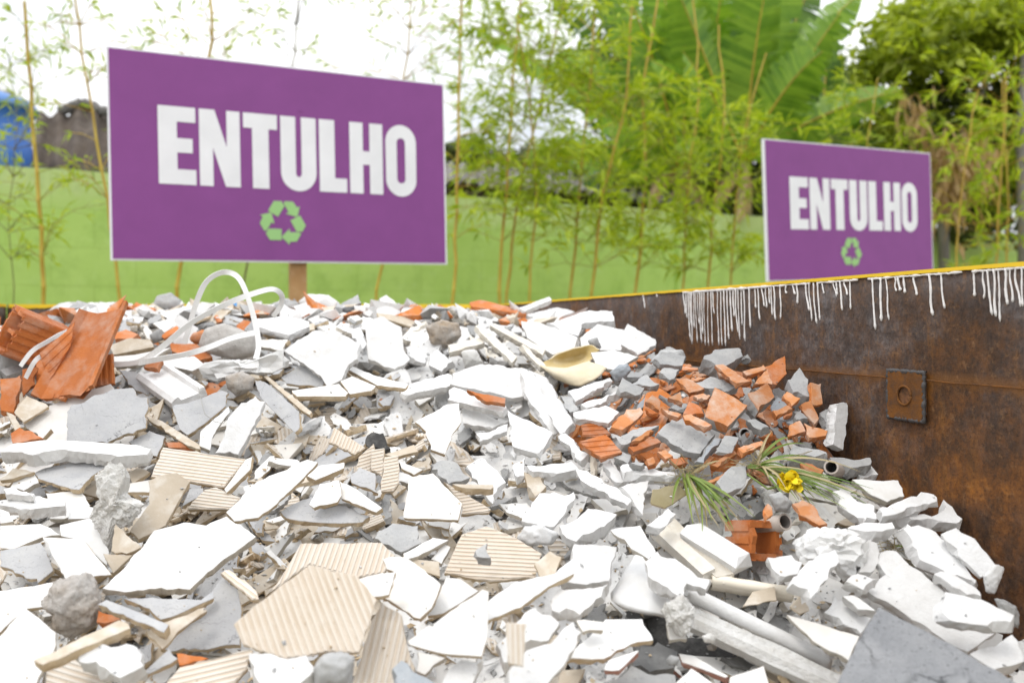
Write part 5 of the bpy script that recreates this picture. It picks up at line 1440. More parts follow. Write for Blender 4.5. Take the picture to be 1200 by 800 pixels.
for p in PIECES:
    if p['lab']: continue
    L = min((q for q in LAND if q is not p), key=lambda q: math.hypot(q['c'][0] - p['c'][0], (q['c'][1] - p['c'][1]) * 1.2))
    dx, dy = p['c'][0] - L['c'][0], p['c'][1] - L['c'][1]
    if abs(dy) > abs(dx) * .8: rel = 'above' if dy < 0 else 'below'
    else: rel = 'right-side of' if dx > 0 else 'left-side of'
    big = math.sqrt(p['n'] * 4)
    sz = 'tiny' if big < 13 else 'small' if big < 22 else 'medium' if big < 36 else 'large'
    ex = max(p['ext']) / max(1, min(p['ext']))
    sh = ' narrow' if ex > 2.4 else ''
    key = (f"{sz}{sh} {NOUN.get(p['k'], 'scrap')}", rel, L['short'])
    cells.setdefault(key, []).append((math.hypot(dx, dy), p))
for (a, rel, sh), l in cells.items():
    l.sort(key=lambda t: t[0])
    for i, (_, p) in enumerate(l):
        p['lab'] = f"{a} {rel} the {sh}" if len(l) == 1 else f"{ORD[min(i, 11)]} {a} {rel} the {sh}"
for p in PIECES:
    tag(p['o'], p['lab'], p['cat'], GROUP.get(p['k']))
ln = {}
for p in PIECES: ln[p['o'].name.split('.')[0]] = ln.get(p['o'].name.split('.')[0], 0) + 1
print('pieces', len(PIECES), ln)
print('maxwords', max(len(p['lab'].split()) for p in PIECES), 'hidden named', [p for p in []])
# ------------------------------------------------------------------ the skip
TOP = EYE + 0.092
WN = Vector((-1, -0.304, 0)).normalized()          # inner side of the right wall
WA = Vector((0.304, -1, 0)).normalized()           # along it, towards the viewer
def wp(d, z, off=0.0):
    return Vector((wall_x(d), d, z)) + WN * off
skip = tag(empty('rubble_skip', (-1.0, 2.5, 0.12)), 'rusty steel rubble skip with yellow rim and white paint drips, heaped with debris', 'skip')
bpy.context.view_layer.update()
INV = Vector((1.0, -2.5, -0.12))
def part(mb, name, mats, parent=skip, smooth=False):
    o = mb.build(name, mats, None, smooth)
    o.parent = parent
    # vertices are in world units; the parent sits at the skip's base
    p = parent; off = Vector()
    while p is not None: off += Vector(p.location); p = p.parent
    o.data.transform(Matrix.Translation(-off)); 
    return o
def panel(p0, p1, z0, z1, th, nrm, name, mat, nu=70, nv=26, amp=.004):
    mb = MB()
    p0, p1 = Vector(p0), Vector(p1)
    for s in (0, 1):
        for j in range(nv + 1):
            for i in range(nu + 1):
                q = p0.lerp(p1, i / nu); z = z0 + (z1 - z0) * j / nv
                w = amp * noise.noise(Vector((q.x * 2.3, q.y * 2.3, z * 2.7))) * (0 if j in (0, nv) else 1)
                mb.v.append(tuple(Vector((q.x, q.y, z)) + nrm * (w - s * th)))
    m = (nu + 1) * (nv + 1)
    for j in range(nv):
        for i in range(nu):
            a = j * (nu + 1) + i
            mb.f += [[a, a + 1, a + nu + 2, a + nu + 1], [m + a, m + a + nu + 1, m + a + nu + 2, m + a + 1]]; mb.m += [0, 0]
    for i in range(nu):
        a = nv * (nu + 1) + i
        mb.f += [[a, a + 1, m + a + 1, m + a], [i, m + i, m + i + 1, i + 1]]; mb.m += [0, 0]
    for j in range(nv):
        a = j * (nu + 1); b = a + nu
        mb.f += [[a, a + nu + 1, m + a + nu + 1, m + a], [b, m + b, m + b + nu + 1, b + nu + 1]]; mb.m += [0, 0]
    return part(mb, name, [mat], skip, True)
LX = -2.37
A0, A1 = Vector((-0.06, 4, 0)), Vector((wall_x(.9), .9, 0))
B0, B1 = Vector((LX, 4, 0)), Vector((LX + .304 * 3.1, .9, 0))
panel(A0, A1, .16, TOP, .008, WN, 'side_wall', M['rust'])
panel(B1, B0, .16, TOP, .008, -WN, 'side_wall', M['rust'])
panel(B0 + Vector((.004, 0, 0)), A0 - Vector((.004, 0, 0)), .16, TOP, .008, Vector((0, -1, 0)), 'back_wall', M['rust'])
panel(A1 + Vector((-.004, .004, 0)), B1 + Vector((.004, .004, 0)), .16, EYE - .72, .008, Vector((0, 1, 0)), 'tail_gate', M['rust'])
fl = MB(); fl.add([(B1.x, B1.y, .155), (A1.x, A1.y, .155), (A0.x, A0.y, .155), (B0.x, B0.y, .155), (B1.x, B1.y, .125), (A1.x, A1.y, .125), (A0.x, A0.y, .125), (B0.x, B0.y, .125)],
                  [(0, 1, 2, 3), (7, 6, 5, 4), (0, 4, 5, 1), (1, 5, 6, 2), (2, 6, 7, 3), (3, 7, 4, 0)])
part(fl, 'floor_plate', [M['rust']])
for k in range(2):
    sk = MB(); x = (-1.5, -.75)[k]
    sk.box((x + .1, 2.4, .062), (.12, 3.0, .122), Matrix.Rotation(math.radians(16.9), 3, 'Z')); part(sk, 'skid', [M['rust']])
def rim_strip(p0, p1, nrm, hgt, name='rim'):
    mb = MB(); p0, p1 = Vector(p0), Vector(p1); n = 160; r = random.Random(4)
    L = (p1 - p0).length
    for i in range(n + 1):
        q = p0.lerp(p1, i / n)
        h = hgt * (1 + .35 * noise.noise(Vector((i * .23, 1, 2))) + r.uniform(-.12, .12))
        for (o_, z) in ((.003, -h), (.003, .002), (-.011, .002), (-.011, -hgt)):
            mb.v.append(tuple(q + nrm * o_ + Vector((0, 0, TOP + z))))
    for i in range(n):
        for k in range(4):
            k2 = (k + 1) % 4
            mb.f.append([4 * i + k, 4 * i + 4 + k, 4 * i + 4 + k2, 4 * i + k2]); mb.m.append(0)
    mb.f += [[0, 1, 2, 3], [4 * n + 3, 4 * n + 2, 4 * n + 1, 4 * n]]; mb.m += [0, 0]
    return part(mb, name, [M['yellow']])
rim_strip(A0 + WA * .012, A1, WN, .0045)
rim_strip(B0 + WA * .012, B1, -WN, .012)
rim_strip(B0 + Vector((.012, 0, 0)), A0 - Vector((.012, 0, 0)), Vector((0, -1, 0)), .016)
# horizontal weld seam
sm = MB(); zs = EYE - .096
pts = [wp(4 - .02 - i * .02, zs + .0015 * noise.noise(Vector((i * .4, 0, 0))), .0035) for i in range(153)]
sm.tube(pts, [.0014 + .0006 * noise.noise(Vector((i * .9, 3, 0))) for i in range(153)], 6)
part(sm, 'weld_seam', [M['rustorange']], smooth=True)
# lug plate with socket
dl = 1.503; zl = EYE + (380 - 463) / F * dl
lug = tag(empty('lug_plate'))
lug.parent = skip; lug.location = wp(dl, zl) + INV
LW, LH = .043, .042
def lp(a, b, off): return wp(dl, zl, off) + WA * a + Vector((0, 0, b))
pl = MB()
seg_ = 30; ri = .0165
outer = []
for k in range(seg_):
    a = 2 * math.pi * k / seg_; c, s = math.cos(a), math.sin(a); m = max(abs(c), abs(s)); outer.append((c / m * LW, s / m * LH))
inner = [(ri * math.cos(2 * math.pi * k / seg_), ri * math.sin(2 * math.pi * k / seg_)) for k in range(seg_)]
vs = [lp(a, b, .010) for a, b in outer] + [lp(a, b, .010) for a, b in inner] + [lp(a, b, .001) for a, b in outer] + [lp(a, b, .002) for a, b in inner]
fs = []
for k in range(seg_):
    k2 = (k + 1) % seg_
    fs += [(k, k2, seg_ + k2, seg_ + k), (2 * seg_ + k, 2 * seg_ + k2, k2, k), (seg_ + k, seg_ + k2, 3 * seg_ + k2, 3 * seg_ + k)]
pl.add(vs, fs); pl.add([lp(a, b, .0085) for a, b in inner], [tuple(range(seg_))], 1)
part(pl, 'plate', [M['rustorange'], M['rust']], lug)
bd = MB(); r_ = random.Random(8); ring = []
for k in range(97):
    q = k / 96 * 4; e = int(q) % 4; f = q - int(q)
    cs = [(-LW, -LH), (LW, -LH), (LW, LH), (-LW, LH)]; p, qn = cs[e], cs[(e + 1) % 4]
    ring.append(lp(p[0] + (qn[0] - p[0]) * f, p[1] + (qn[1] - p[1]) * f, .007 + r_.uniform(-.001, .001)))
bd.tube(ring, [.0036 + r_.uniform(-.0012, .0014) for _ in ring], 7)
part(bd, 'weld_bead', [M['weld']], lug, True)
so = MB(); so.tube([lp(math.cos(a) * ri, math.sin(a) * ri, .0105) for a in [2 * math.pi * k / 24 for k in range(25)]], .0022, 6)
part(so, 'socket_ring', [M['rustorange']], lug, True)
# white paint drips
def wall_d(u): return 1156.0 / (u - 296)
DR = [(4, 200), (12, 215), (20, 290), (26, 240), (32, 305), (40, 250), (45, 300), (52, 235), (60, 300), (68, 270), (75, 310), (88, 312), (100, 310), (105, 200), (122, 310), (133, 310), (145, 312), (155, 290), (166, 262), (176, 210), (184, 265), (193, 290), (204, 240), (214, 296), (232, 250), (252, 180), (262, 222), (276, 175), (289, 180), (300, 165), (308, 205), (318, 222), (340, 218), (358, 130), (382, 132), (398, 165), (428, 190), (440, 225), (455, 235), (470, 222), (485, 130), (524, 140), (535, 135), (548, 188), (562, 135), (582, 185), (660, 256), (688, 226), (708, 222), (738, 122), (748, 120), (768, 128), (803, 136), (858, 206), (898, 182), (1012, 140), (1045, 148), (1060, 205), (1082, 210), (1098, 228), (1122, 168), (1138, 160), (1156, 176), (1178, 175)]
dm = MB(); r_ = random.Random(2)
def drip(u, v1, w):
    u2 = u + r_.uniform(1, 7) * (.4 + .6 * (u - 800) / 400)
    d0, d1 = wall_d(u), wall_d(u2)
    z1 = EYE + (380 - v1) / F * d1
    n = 12; pts = []
    bend = r_.uniform(-.0015, .0015)
    for i in range(n + 1):
        t = i / n
        d = d0 + (d1 - d0) * (t ** 1.6) + bend * math.sin(t * 7 + u)
        pts.append(wp(d, (TOP - .006) * (1 - t) + z1 * t, .0006))
    rad = [w * (1.5 if i == 0 else 1.0 if i < n - 1 else 1.35 if i == n - 1 else .7) * r_.uniform(.75, 1.2) for i in range(n + 1)]
    dm.tube(pts, rad, 6)
for x, y in DR: drip(800 + x / 2.9625, 300 + y / 2.9625, r_.uniform(.0014, .0023))
# thin run of white paint hanging under the yellow edge
for ua, ub in ((801, 905), (905, 950), (958, 1006), (1018, 1128), (1140, 1215)):
    n = int((ub - ua) / 1.5); pts = []
    for i in range(n + 1):
        d = wall_d(ua + (ub - ua) * i / n)
        pts.append(wp(d, TOP - .0065 - .002 * abs(noise.noise(Vector((i * .31, ua, 0)))), .0008))
    dm.tube(pts, [max(.0008, (.0034 if ua < 900 else .0022) * (1 + .8 * noise.noise(Vector((i * .23, ua * .1, 5))))) for i in range(n + 1)], 6)
part(dm, 'paint_drips', [M['drip']], skip, True)
for u_, v_ in ((754.5, 361), (770, 348)):
    dm = MB(); drip(u_, v_, .0024); part(dm, 'paint_drip', [M['drip']], skip, True)

# ------------------------------------------------------------------ signs
def letters(h):
    L = []
    def E(): w = .47; return w, [[(0, 0), (w, 0), (w, .195), (.235, .195), (.235, .41), (.43, .41), (.43, .595), (.235, .595), (.235, .805), (w, .805), (w, 1), (0, 1)]]
    def Nn(): w = .53; return w, [[(0, 0), (.175, 0), (.175, .50), (.335, 0), (w, 0), (w, 1), (.355, 1), (.355, .52), (.20, 1), (0, 1)]]
    def T(): w = .46; return w, [[(.118, 0), (.342, 0), (.342, .80), (w, .80), (w, 1), (0, 1), (0, .80), (.118, .80)]]
    def U():
        w = .50; s = .21; o = [(0, 1), (s, 1), (s, .25)]
        for k in range(9):
            a = math.pi + math.pi * k / 8; o.append((w / 2 + (w / 2 - s) * math.cos(a), .235 + .055 * math.sin(a)))
        o += [(w - s, .25), (w - s, 1), (w, 1)]
        for k in range(15):
            a = -math.pi * k / 14; o.append((w / 2 + w / 2 * math.cos(a), .24 + .252 * math.sin(a)))
        return w, [o]
    def Ll(): w = .40; return w, [[(0, 0), (w, 0), (w, .195), (.225, .195), (.225, 1), (0, 1)]]
    def H(): w = .50; return w, [[(0, 0), (.2, 0), (.2, .41), (.3, .41), (.3, 0), (w, 0), (w, 1), (.3, 1), (.3, .60), (.2, .60), (.2, 1), (0, 1)]]
    def O():
        w = .48; s = .175; n = 20
        def sup(a, rx, ry, e=2.0):
            c, s_ = math.cos(a), math.sin(a); return (rx * abs(c) ** (2 / e) * (1 if c >= 0 else -1), ry * abs(s_) ** (2 / e) * (1 if s_ >= 0 else -1))
        out = [];  inn = []
        for k in range(n * 2):
            a = 2 * math.pi * k / (n * 2)
            c, s_ = math.cos(a), math.sin(a)
            out.append((w / 2 + w / 2 * c, (.76 if s_ >= 0 else .24) + .255 * s_))
            inn.append((w / 2 + (w / 2 - s) * c, (.76 if s_ >= 0 else .24) + .065 * s_))
        return w, [('ring', out, inn)]
    x = 0
    for f in (E, Nn, T, U, Ll, H, O):
        w, ps = f(); L.append((x, ps)); x += w + .045
    return L, x - .045
def make_sign(uA, vAt, vAb, dA, uB, vBb, dB, label):
    A = at(uA, vAb, dA); B = at(uB, vBb, dB); TA = A + Vector((0, 0, (vAb - vAt) / F * dA))
    ex = (B - A); W = ex.length; ex.normalize()
    ey = Vector((0, 0, 1)) - ex * ex.z; ey.normalize(); ez = ex.cross(ey)      # ez towards the viewer
    H = (vAb - vAt) / F * dA
    base = A + ex * W * .53; base.z = 0
    root = tag(empty('signboard', base), label, 'sign', 'purple ENTULHO signs behind the skip')
    def P(s, t, o): return A + ex * (s * W) + ey * (t * H) + ez * o - base
    mb = MB(); mb.add([P(0, 0, 0), P(1, 0, 0), P(1, 1, 0), P(0, 1, 0), P(0, 0, -.022), P(1, 0, -.022), P(1, 1, -.022), P(0, 1, -.022)],
                      [(0, 1, 2, 3), (7, 6, 5, 4), (0, 4, 5, 1), (1, 5, 6, 2), (2, 6, 7, 3), (3, 7, 4, 0)])
    mb.build('board', [M['signwhite']], root)
    e = .006
    mb = MB(); mb.add([P(e, e * 1.4, .0025), P(1 - e, e * 1.4, .0025), P(1 - e, 1 - e * 1.4, .0025), P(e, 1 - e * 1.4, .0025), P(e, e * 1.4, .0005), P(1 - e, e * 1.4, .0005), P(1 - e, 1 - e * 1.4, .0005), P(e, 1 - e * 1.4, .0005)],
                      [(0, 1, 2, 3), (0, 4, 5, 1), (1, 5, 6, 2), (2, 6, 7, 3), (3, 7, 4, 0)])
    mb.build('printed_face', [M['purple']], root)
    L, tw = letters(1)
    s0, s1, t0, t1 = .128, .898, .37, .745
    def TP(x, y, o=.0045): return P(s0 + (s1 - s0) * x / tw, t0 + (t1 - t0) * y, o)
    mb = MB()
    for x, ps in L:
        for q in ps:
            if isinstance(q, tuple):
                n = len(q[1]); mb.add([TP(x + a, b) for a, b in q[1]] + [TP(x + a, b) for a, b in q[2]], [(k, (k + 1) % n, n + (k + 1) % n, n + k) for k in range(n)])
            else:
                mb.add([TP(x + a, b) for a, b in q], [])
                b0 = len(mb.v) - len(q)
                for t in tri(q): mb.f.append([b0 + i for i in t]); mb.m.append(0)
    mb.build('lettering', [M['signwhite']], root)
    mb = MB(); cs, ct = .472, .205; sc = .118 / 68.0 * H
    P1 = [(-43, 35), (-15, 19), (7, 57), (0, 66.5), (-26, 66.5)]
    P1 = [(-43, 38), (-15, 21), (4, 53), (-4, 67), (-26, 67)]
    P2 = [(3, 67), (29, 67), (41, 50), (49, 54.5), (41, 22), (7, 31), (16, 36), (3, 58)]
    for k in range(3):
        a = -2 * math.pi / 3 * k
        for q in (P1, P2):
            pts = [(x * math.cos(a) - (y - 6) * math.sin(a), x * math.sin(a) + (y - 6) * math.cos(a)) for x, y in q]
            b0 = len(mb.v); mb.add([P(cs + x * sc / W, ct + y * sc / H, .0045) for x, y in pts], [])
            for t in tri(pts): mb.f.append([b0 + i for i in t]); mb.m.append(0)
    mb.build('recycling_symbol', [M['signgreen']], root)
    mb = MB(); top = P(.53, .86, -.06); 
    R = Matrix((ex, -ez, Vector((0, 0, 1)))).transposed()
    c = Vector((top.x, top.y, top.z / 2)); mb.box(c, (.09, .05, top.z), R)
    mb.build('post', [M['wood']], root)
    # two screw heads
    for s, t in ((.53, .78),):
        sc_ = MB(); sc_.tube([P(s, t, .002), P(s, t, .006)], .008, 10); sc_.build('screw', [M['purple']], root)
    return root
make_sign(129.5, 54.5, 305, 4.28, 524, 310, 5.09, 'big purple board reading ENTULHO on a wooden post, behind the heap, left of the corner'.replace(', left of the corner', ''))
make_sign(900, 163, 330, 6.25, 1094, 325, 7.2, 'smaller-looking purple ENTULHO board half hidden by the dripped rusty wall')

# ------------------------------------------------------------------ ground, wall, sheds
g = MB(); S = 400
g.add([(-S, -S, 0), (S, -S, 0), (S, S, 0), (-S, S, 0)], [(0, 1, 2, 3)])
M['ground'] = mineral('ground_dirt', (0.20, 0.15, 0.10), (0.14, 0.15, 0.06), (0.28, 0.23, 0.17), 0.4, 1.0, 0.02, 0.6, 0.0, 14)
tag(g.build('ground', [M['ground']]), 'bare dirt ground', 'ground', kind='structure')
def wallmat():
    m, nt, bs = newmat('green_wall_paint')
    tc = nt.nodes.new('ShaderNodeTexCoord')
    n1 = noise_tex(nt, tc.outputs['Object'], 1.1, 6, .6); n2 = noise_tex(nt, tc.outputs['Object'], 7, 6, .65)
    c = ramp(nt, n1, [(.35, (.36, .545, .115)), (.65, (.43, .615, .16))])
    d = ramp(nt, n2, [(.55, (0, 0, 0)), (.75, (.35, .35, .35))]); c = mixc(nt, d, c, (.50, .66, .30))
    sep = N(nt, 'ShaderNodeSeparateXYZ'); nt.links.new(tc.outputs['Object'], sep.inputs[0])
    # faded paint on the top course and thin block joints
    ad = N(nt, 'ShaderNodeMath', operation='MULTIPLY_ADD'); nt.links.new(n2, ad.inputs[0]); ad.inputs[1].default_value = .5; nt.links.new(sep.outputs['Z'], ad.inputs[2])
    f = ramp(nt, ad.outputs[0], [(0, (0, 0, 0)), (1, (1, 1, 1))])
    mr = N(nt, 'ShaderNodeMapRange'); nt.links.new(ad.outputs[0], mr.inputs['Value'])
    mr.inputs['From Min'].default_value = 3.02; mr.inputs['From Max'].default_value = 3.30; mr.inputs['To Max'].default_value = .55
    c = mixc(nt, mr.outputs[0], c, (.52, .60, .30))
    br = nt.nodes.new('ShaderNodeTexBrick'); mp = N(nt, 'ShaderNodeMapping'); nt.links.new(tc.outputs['Object'], mp.inputs['Vector'])
    mp.inputs['Rotation'].default_value = (math.radians(90), 0, 0)
    nt.links.new(mp.outputs[0], br.inputs['Vector']); br.inputs['Scale'].default_value = 1.0
    br.inputs['Brick Width'].default_value = .8; br.inputs['Row Height'].default_value = .4; br.inputs['Mortar Size'].default_value = .008
    br.inputs['Color1'].default_value = (1, 1, 1, 1); br.inputs['Color2'].default_value = (.97, .97, .97, 1); br.inputs['Mortar'].default_value = (.88, .89, .84, 1)
    c = mixc(nt, 1.0, c, br.outputs['Color'], 'MULTIPLY')
    n4 = noise_tex(nt, tc.outputs['Object'], 2.6, 9, .72)
    sm_ = ramp(nt, n4, [(.50, (1, 1, 1)), (.66, (.80, .84, .76))]); c = mixc(nt, 1.0, c, sm_, 'MULTIPLY')
    n5 = noise_tex(nt, tc.outputs['Object'], 24, 5, .7)
    sp_ = ramp(nt, n5, [(.66, (1, 1, 1)), (.74, (.66, .70, .58))]); c = mixc(nt, 1.0, c, sp_, 'MULTIPLY')
    nt.links.new(c, bs.inputs['Base Color']); bs.inputs['Roughness'].default_value = .85
    bump(nt, bs, n2, .01, .5)
    return m
M['wallpaint'] = wallmat()
WB = Vector((-5.1, 8.6, 0)); WD = Vector((14.2, 6.6, 0)).normalized(); WH = 3.2
wn = Vector((WD.y, -WD.x, 0))
we = tag(empty('boundary_wall', WB), 'long green painted block wall with faded top behind the bamboo', 'wall')
ang = math.atan2(WD.y, WD.x); we.rotation_euler = (0, 0, ang)
mb = MB()
xs = [-3 + i * .4 for i in range(61)]
for i, x in enumerate(xs[:-1]): pass
vs = []; r_ = random.Random(6)
for x in xs:
    h = WH + r_.uniform(-.012, .012) 
    vs += [(x, 0, 0), (x, 0, h), (x, .15, h), (x, .15, 0)]
fs = []
for i in range(len(xs) - 1):
    for k in range(3): fs.append((4 * i + k, 4 * i + 4 + k, 4 * i + 5 + k, 4 * i + 1 + k))
fs += [(0, 1, 2, 3), (4 * len(xs) - 1, 4 * len(xs) - 2, 4 * len(xs) - 3, 4 * len(xs) - 4)]
mb.add(vs, fs); mb.build('masonry', [M['wallpaint']], we)
mb = MB(); mb.box((8.55, -.03, WH / 2 + .005), (.75, .055, WH + .01)); mb.build('pilaster', [M['wallpaint']], we)

def wall_at(u, off=0.0):
    k = (u - 600) / F
    # (WB + WD*s).x = k*(..).y
    s = (k * WB.y - WB.x) / (WD.x - k * WD.y)
    p = WB + WD * s + wn * off
    return p
M['oldroof'] = mineral('old_clay_roof', (0.07, 0.055, 0.045), (0.11, 0.085, 0.065), (0.17, 0.15, 0.13), 0.5, .95, .02, 3, 0, 20)
M['fibro'] = mineral('fibre_cement_roof', (0.22, 0.21, 0.20), (0.13, 0.115, 0.10), (0.36, 0.35, 0.33), 0.5, .95, .01, 3, 0, 20)
M['darkwall'] = mineral('dark_brick_wall', (0.10, 0.065, 0.05), (0.065, 0.045, 0.04), (0.15, 0.12, 0.10), 0.4, .95, .01, 3, 0, 20)
def corrug(p0, p1, p2, p3, name, mat, parent, pitch=.18, amp=.03, th=.012, sag=.04):
    """sheet p0->p1 along the eave, p3->p2 along the ridge; waves along the eave"""
    L = (p1 - p0).length; n = int(L / pitch) * 6; m = 8
    up = (p1 - p0).cross(p3 - p0).normalized()
    if up.z < 0: up = -up
    mb = MB()
    for s in (0, 1):
        for j in range(m + 1):
            for i in range(n + 1):
                a, b = i / n, j / m
                q = p0.lerp(p1, a).lerp(p3.lerp(p2, a), b)
                row = int(b * 3.999)
                w = amp * math.sin(a * L / pitch * 2 * math.pi) + sag * noise.noise(Vector((a * 5, b * 2, 7))) + .012 * row
                mb.v.append(tuple(q + up * (w - s * th)))
    k = (n + 1) * (m + 1)
    for j in range(m):
        for i in range(n):
            a = j * (n + 1) + i
            mb.f += [[a, a + 1, a + n + 2, a + n + 1], [k + a, k + a + n + 1, k + a + n + 2, k + a + 1]]; mb.m += [0, 0]
    for i in range(n):
        a = m * (n + 1) + i
        mb.f += [[i, k + i, k + i + 1, i + 1], [a, a + 1, k + a + 1, k + a]]; mb.m += [0, 0]
    return mb.build(name, [mat], parent, True)
# shed roof right of the big sign
sh = tag(empty('corrugated_shed'), 'low dark shed with corrugated grey roof behind the green wall, under the banana leaves', 'shed')
E0, E1 = at(470, 205, 13.2), at(860, 247, 15.2)
R0, R1 = at(470, 188, 15.0), at(860, 222, 17.0)
corrug(E0, E1, R1, R0, 'roof', M['fibro'], sh, .19, .045, .02, .10)
mb = MB(); a, b = E0 + Vector((0, .25, -.12)), E1 + Vector((0, .25, -.12)); c_, d_ = R1 + Vector((0, 0, -.12)), R0 + Vector((0, 0, -.12))
lo = [Vector((q.x, q.y, 0)) for q in (a, b, c_, d_)]
mb.add(lo + [a, b, c_, d_], [(0, 1, 5, 4), (1, 2, 6, 5), (2, 3, 7, 6), (3, 0, 4, 7), (4, 5, 6, 7)]); mb.build('wall', [M['darkwall']], sh)
# old tiled roof at the left
sh = tag(empty('tiled_shed'), 'old dark clay-tiled shed roof showing between the blue tank and the big sign', 'shed')
E0, E1 = at(36, 198, 10.4), at(240, 208, 11.3)
R0, R1 = at(42, 137, 12.0), at(240, 122, 12.8)
corrug(E0, E1, R1, R0, 'roof', M['oldroof'], sh, .21, .05, .03, .22)
mb = MB(); a, b = E0 + Vector((.1, .25, -.14)), E1 + Vector((0, .25, -.14)); c_, d_ = R1 + Vector((0, 0, -.2)), R0 + Vector((.1, 0, -.2))
lo = [Vector((q.x, q.y, 0)) for q in (a, b, c_, d_)]
mb.add(lo + [a, b, c_, d_], [(0, 1, 5, 4), (1, 2, 6, 5), (2, 3, 7, 6), (3, 0, 4, 7), (4, 5, 6, 7)]); mb.build('wall', [M['darkwall']], sh)
mb = MB()
for k in range(26):
    u = 70 + k * 2.2; mb.tube([at(u, 131 - 10 * math.exp(-((u - 96) / 16) ** 2) + 1.2 * math.sin(k * 1.9), 12.1), at(u + 2.1, 131 - 10 * math.exp(-((u + 2 - 96) / 16) ** 2), 12.12)], .075, 8)
mb.build('ridge_tiles', [M['fibro']], sh, True)
# water tank
tk = tag(empty('water_tank', at(-8, 190, 10.2)), 'blue plastic water tank at the left edge above the green wall', 'water tank')
def lathe(prof, n=40):
    mb = MB(); vs = [(r * math.cos(2 * math.pi * k / n), r * math.sin(2 * math.pi * k / n), z) for r, z in prof for k in range(n)]
    fs = [(i * n + k, i * n + (k + 1) % n, (i + 1) * n + (k + 1) % n, (i + 1) * n + k) for i in range(len(prof) - 1) for k in range(n)]
    fs += [tuple(range(n - 1, -1, -1)), tuple((len(prof) - 1) * n + k for k in range(n))]
    mb.add(vs, fs); return mb
lathe([(.39, -1.4), (.40, 0), (.415, .18), (.40, .2), (.42, .38), (.405, .40), (.43, .56), (.455, .58), (.455, .62)]).build('tank_body', [M['tank']], tk, True)
lathe([(.475, .60), (.48, .66), (.40, .74), (.15, .83), (.0, .85)]).build('tank_lid', [M['lid']], tk, True)
pd = MB(); zb = tk.location.z - 1.4
pd.box((0, 0, -1.4 - zb / 2 - .002), (.9, .9, zb)); pd.build('stand', [M['darkwall']], tk)

# ------------------------------------------------------------------ plants
def leaf(mb, p, dr, L, W, r, m=0, droop=.25):
    dr = dr.normalized()
    s = dr.cross(Vector((r.gauss(0, 1), r.gauss(0, 1), r.gauss(0, 1))))
    if s.length < 1e-3: return
    s.normalize()
    q1 = p + dr * L * .38; tip = p + (dr + Vector((0, 0, -droop))).normalized() * L
    b = len(mb.v)
    mb.v += [tuple(p), tuple(q1 + s * W), tuple(tip), tuple(q1 - s * W)]
    mb.f.append([b, b + 1, b + 2, b + 3]); mb.m.append(m)
def bamboo(pts, d, r0, r1, nb, blen, v_lo, v_hi, lab, seed, dark=False, lsize=1.0, leafn=(3, 6)):
    r = random.Random(seed)
    P = [at(u, v, d) for u, v in pts]
    base = Vector((P[0].x + (P[0].x - P[1].x) * .4, P[0].y, 0)); P = [base] + P
    root = tag(empty('bamboo_plant', base), lab, 'bamboo', 'bamboo in front of the green wall')
    # resample at nodes
    Q = []
    tot = sum((P[i + 1] - P[i]).length for i in range(len(P) - 1)); step = .24; s = 0; i = 0; acc_ = 0
    dist = 0
    while dist < tot:
        k = 0; rem = dist
        while k < len(P) - 2 and rem > (P[k + 1] - P[k]).length: rem -= (P[k + 1] - P[k]).length; k += 1
        sl = (P[k + 1] - P[k]).length; Q.append(P[k].lerp(P[k + 1], min(1, rem / sl)) + Vector((r.gauss(0, .008), 0, 0))); dist += step
    mb = MB(); pts3 = []; rad = []
    for i, q in enumerate(Q):
        t = i / max(1, len(Q) - 1); rr = r0 + (r1 - r0) * t
        if i: pts3.append(q - base - (q - Q[i - 1]).normalized() * .012); rad.append(rr)
        pts3.append(q - base); rad.append(rr * 1.22)
        if i < len(Q) - 1: pts3.append(q - base + (Q[i + 1] - q).normalized() * .012); rad.append(rr)
    mb.tube(pts3, rad, 7)
    if nb > 24: mb.build('culm', [M['culmdark' if dark else 'culm']], root, True)
    tw = MB() if nb > 24 else mb; lf = MB()
    cand = [q for q in Q[2:] if v_lo <= proj(q)[1] <= v_hi]
    if cand:
        for k in range(nb):
            q = r.choice(cand) - base
            az = r.uniform(0, 6.28); up = r.uniform(.15, .95)
            dr = Vector((math.cos(az), math.sin(az) * .6, up)).normalized()
            L = blen * r.uniform(.35, 1.1)
            p1 = q + dr * L * .55; p2 = q + dr * L + Vector((0, 0, -.18 * L))
            tw.tube([q, p1, p2], [.0042, .003, .0018], 4)
            for j in range(r.randint(2, 5)):
                t = r.uniform(.25, 1.0)
                b = (q.lerp(p1, t * 2) if t < .5 else p1.lerp(p2, t * 2 - 1))
                d2 = (dr + Vector((r.gauss(0, .6), r.gauss(0, .6), r.gauss(-.1, .5)))).normalized()
                l2 = r.uniform(.06, .26) * (blen / .7); e = b + d2 * l2
                tw.tube([b, e], [.0028, .0015], 3)
                for n_ in range(r.randint(*leafn)):
                    a = b.lerp(e, r.uniform(.35, 1))
                    leaf(lf, a, d2 + Vector((r.gauss(0, .55), r.gauss(0, .55), r.gauss(-.15, .5))), r.uniform(.09, .19) * lsize, r.uniform(.008, .014) * lsize, r, 0)
    if nb <= 24: tw.build('culm', [M['culmdark' if dark else 'culm']], root, True)
    elif tw.v: tw.build('twigs', [M['culmdark' if dark else 'twig']], root)
    if lf.v: lf.build('leaves', [M['bambooleaf']], root)
    return root
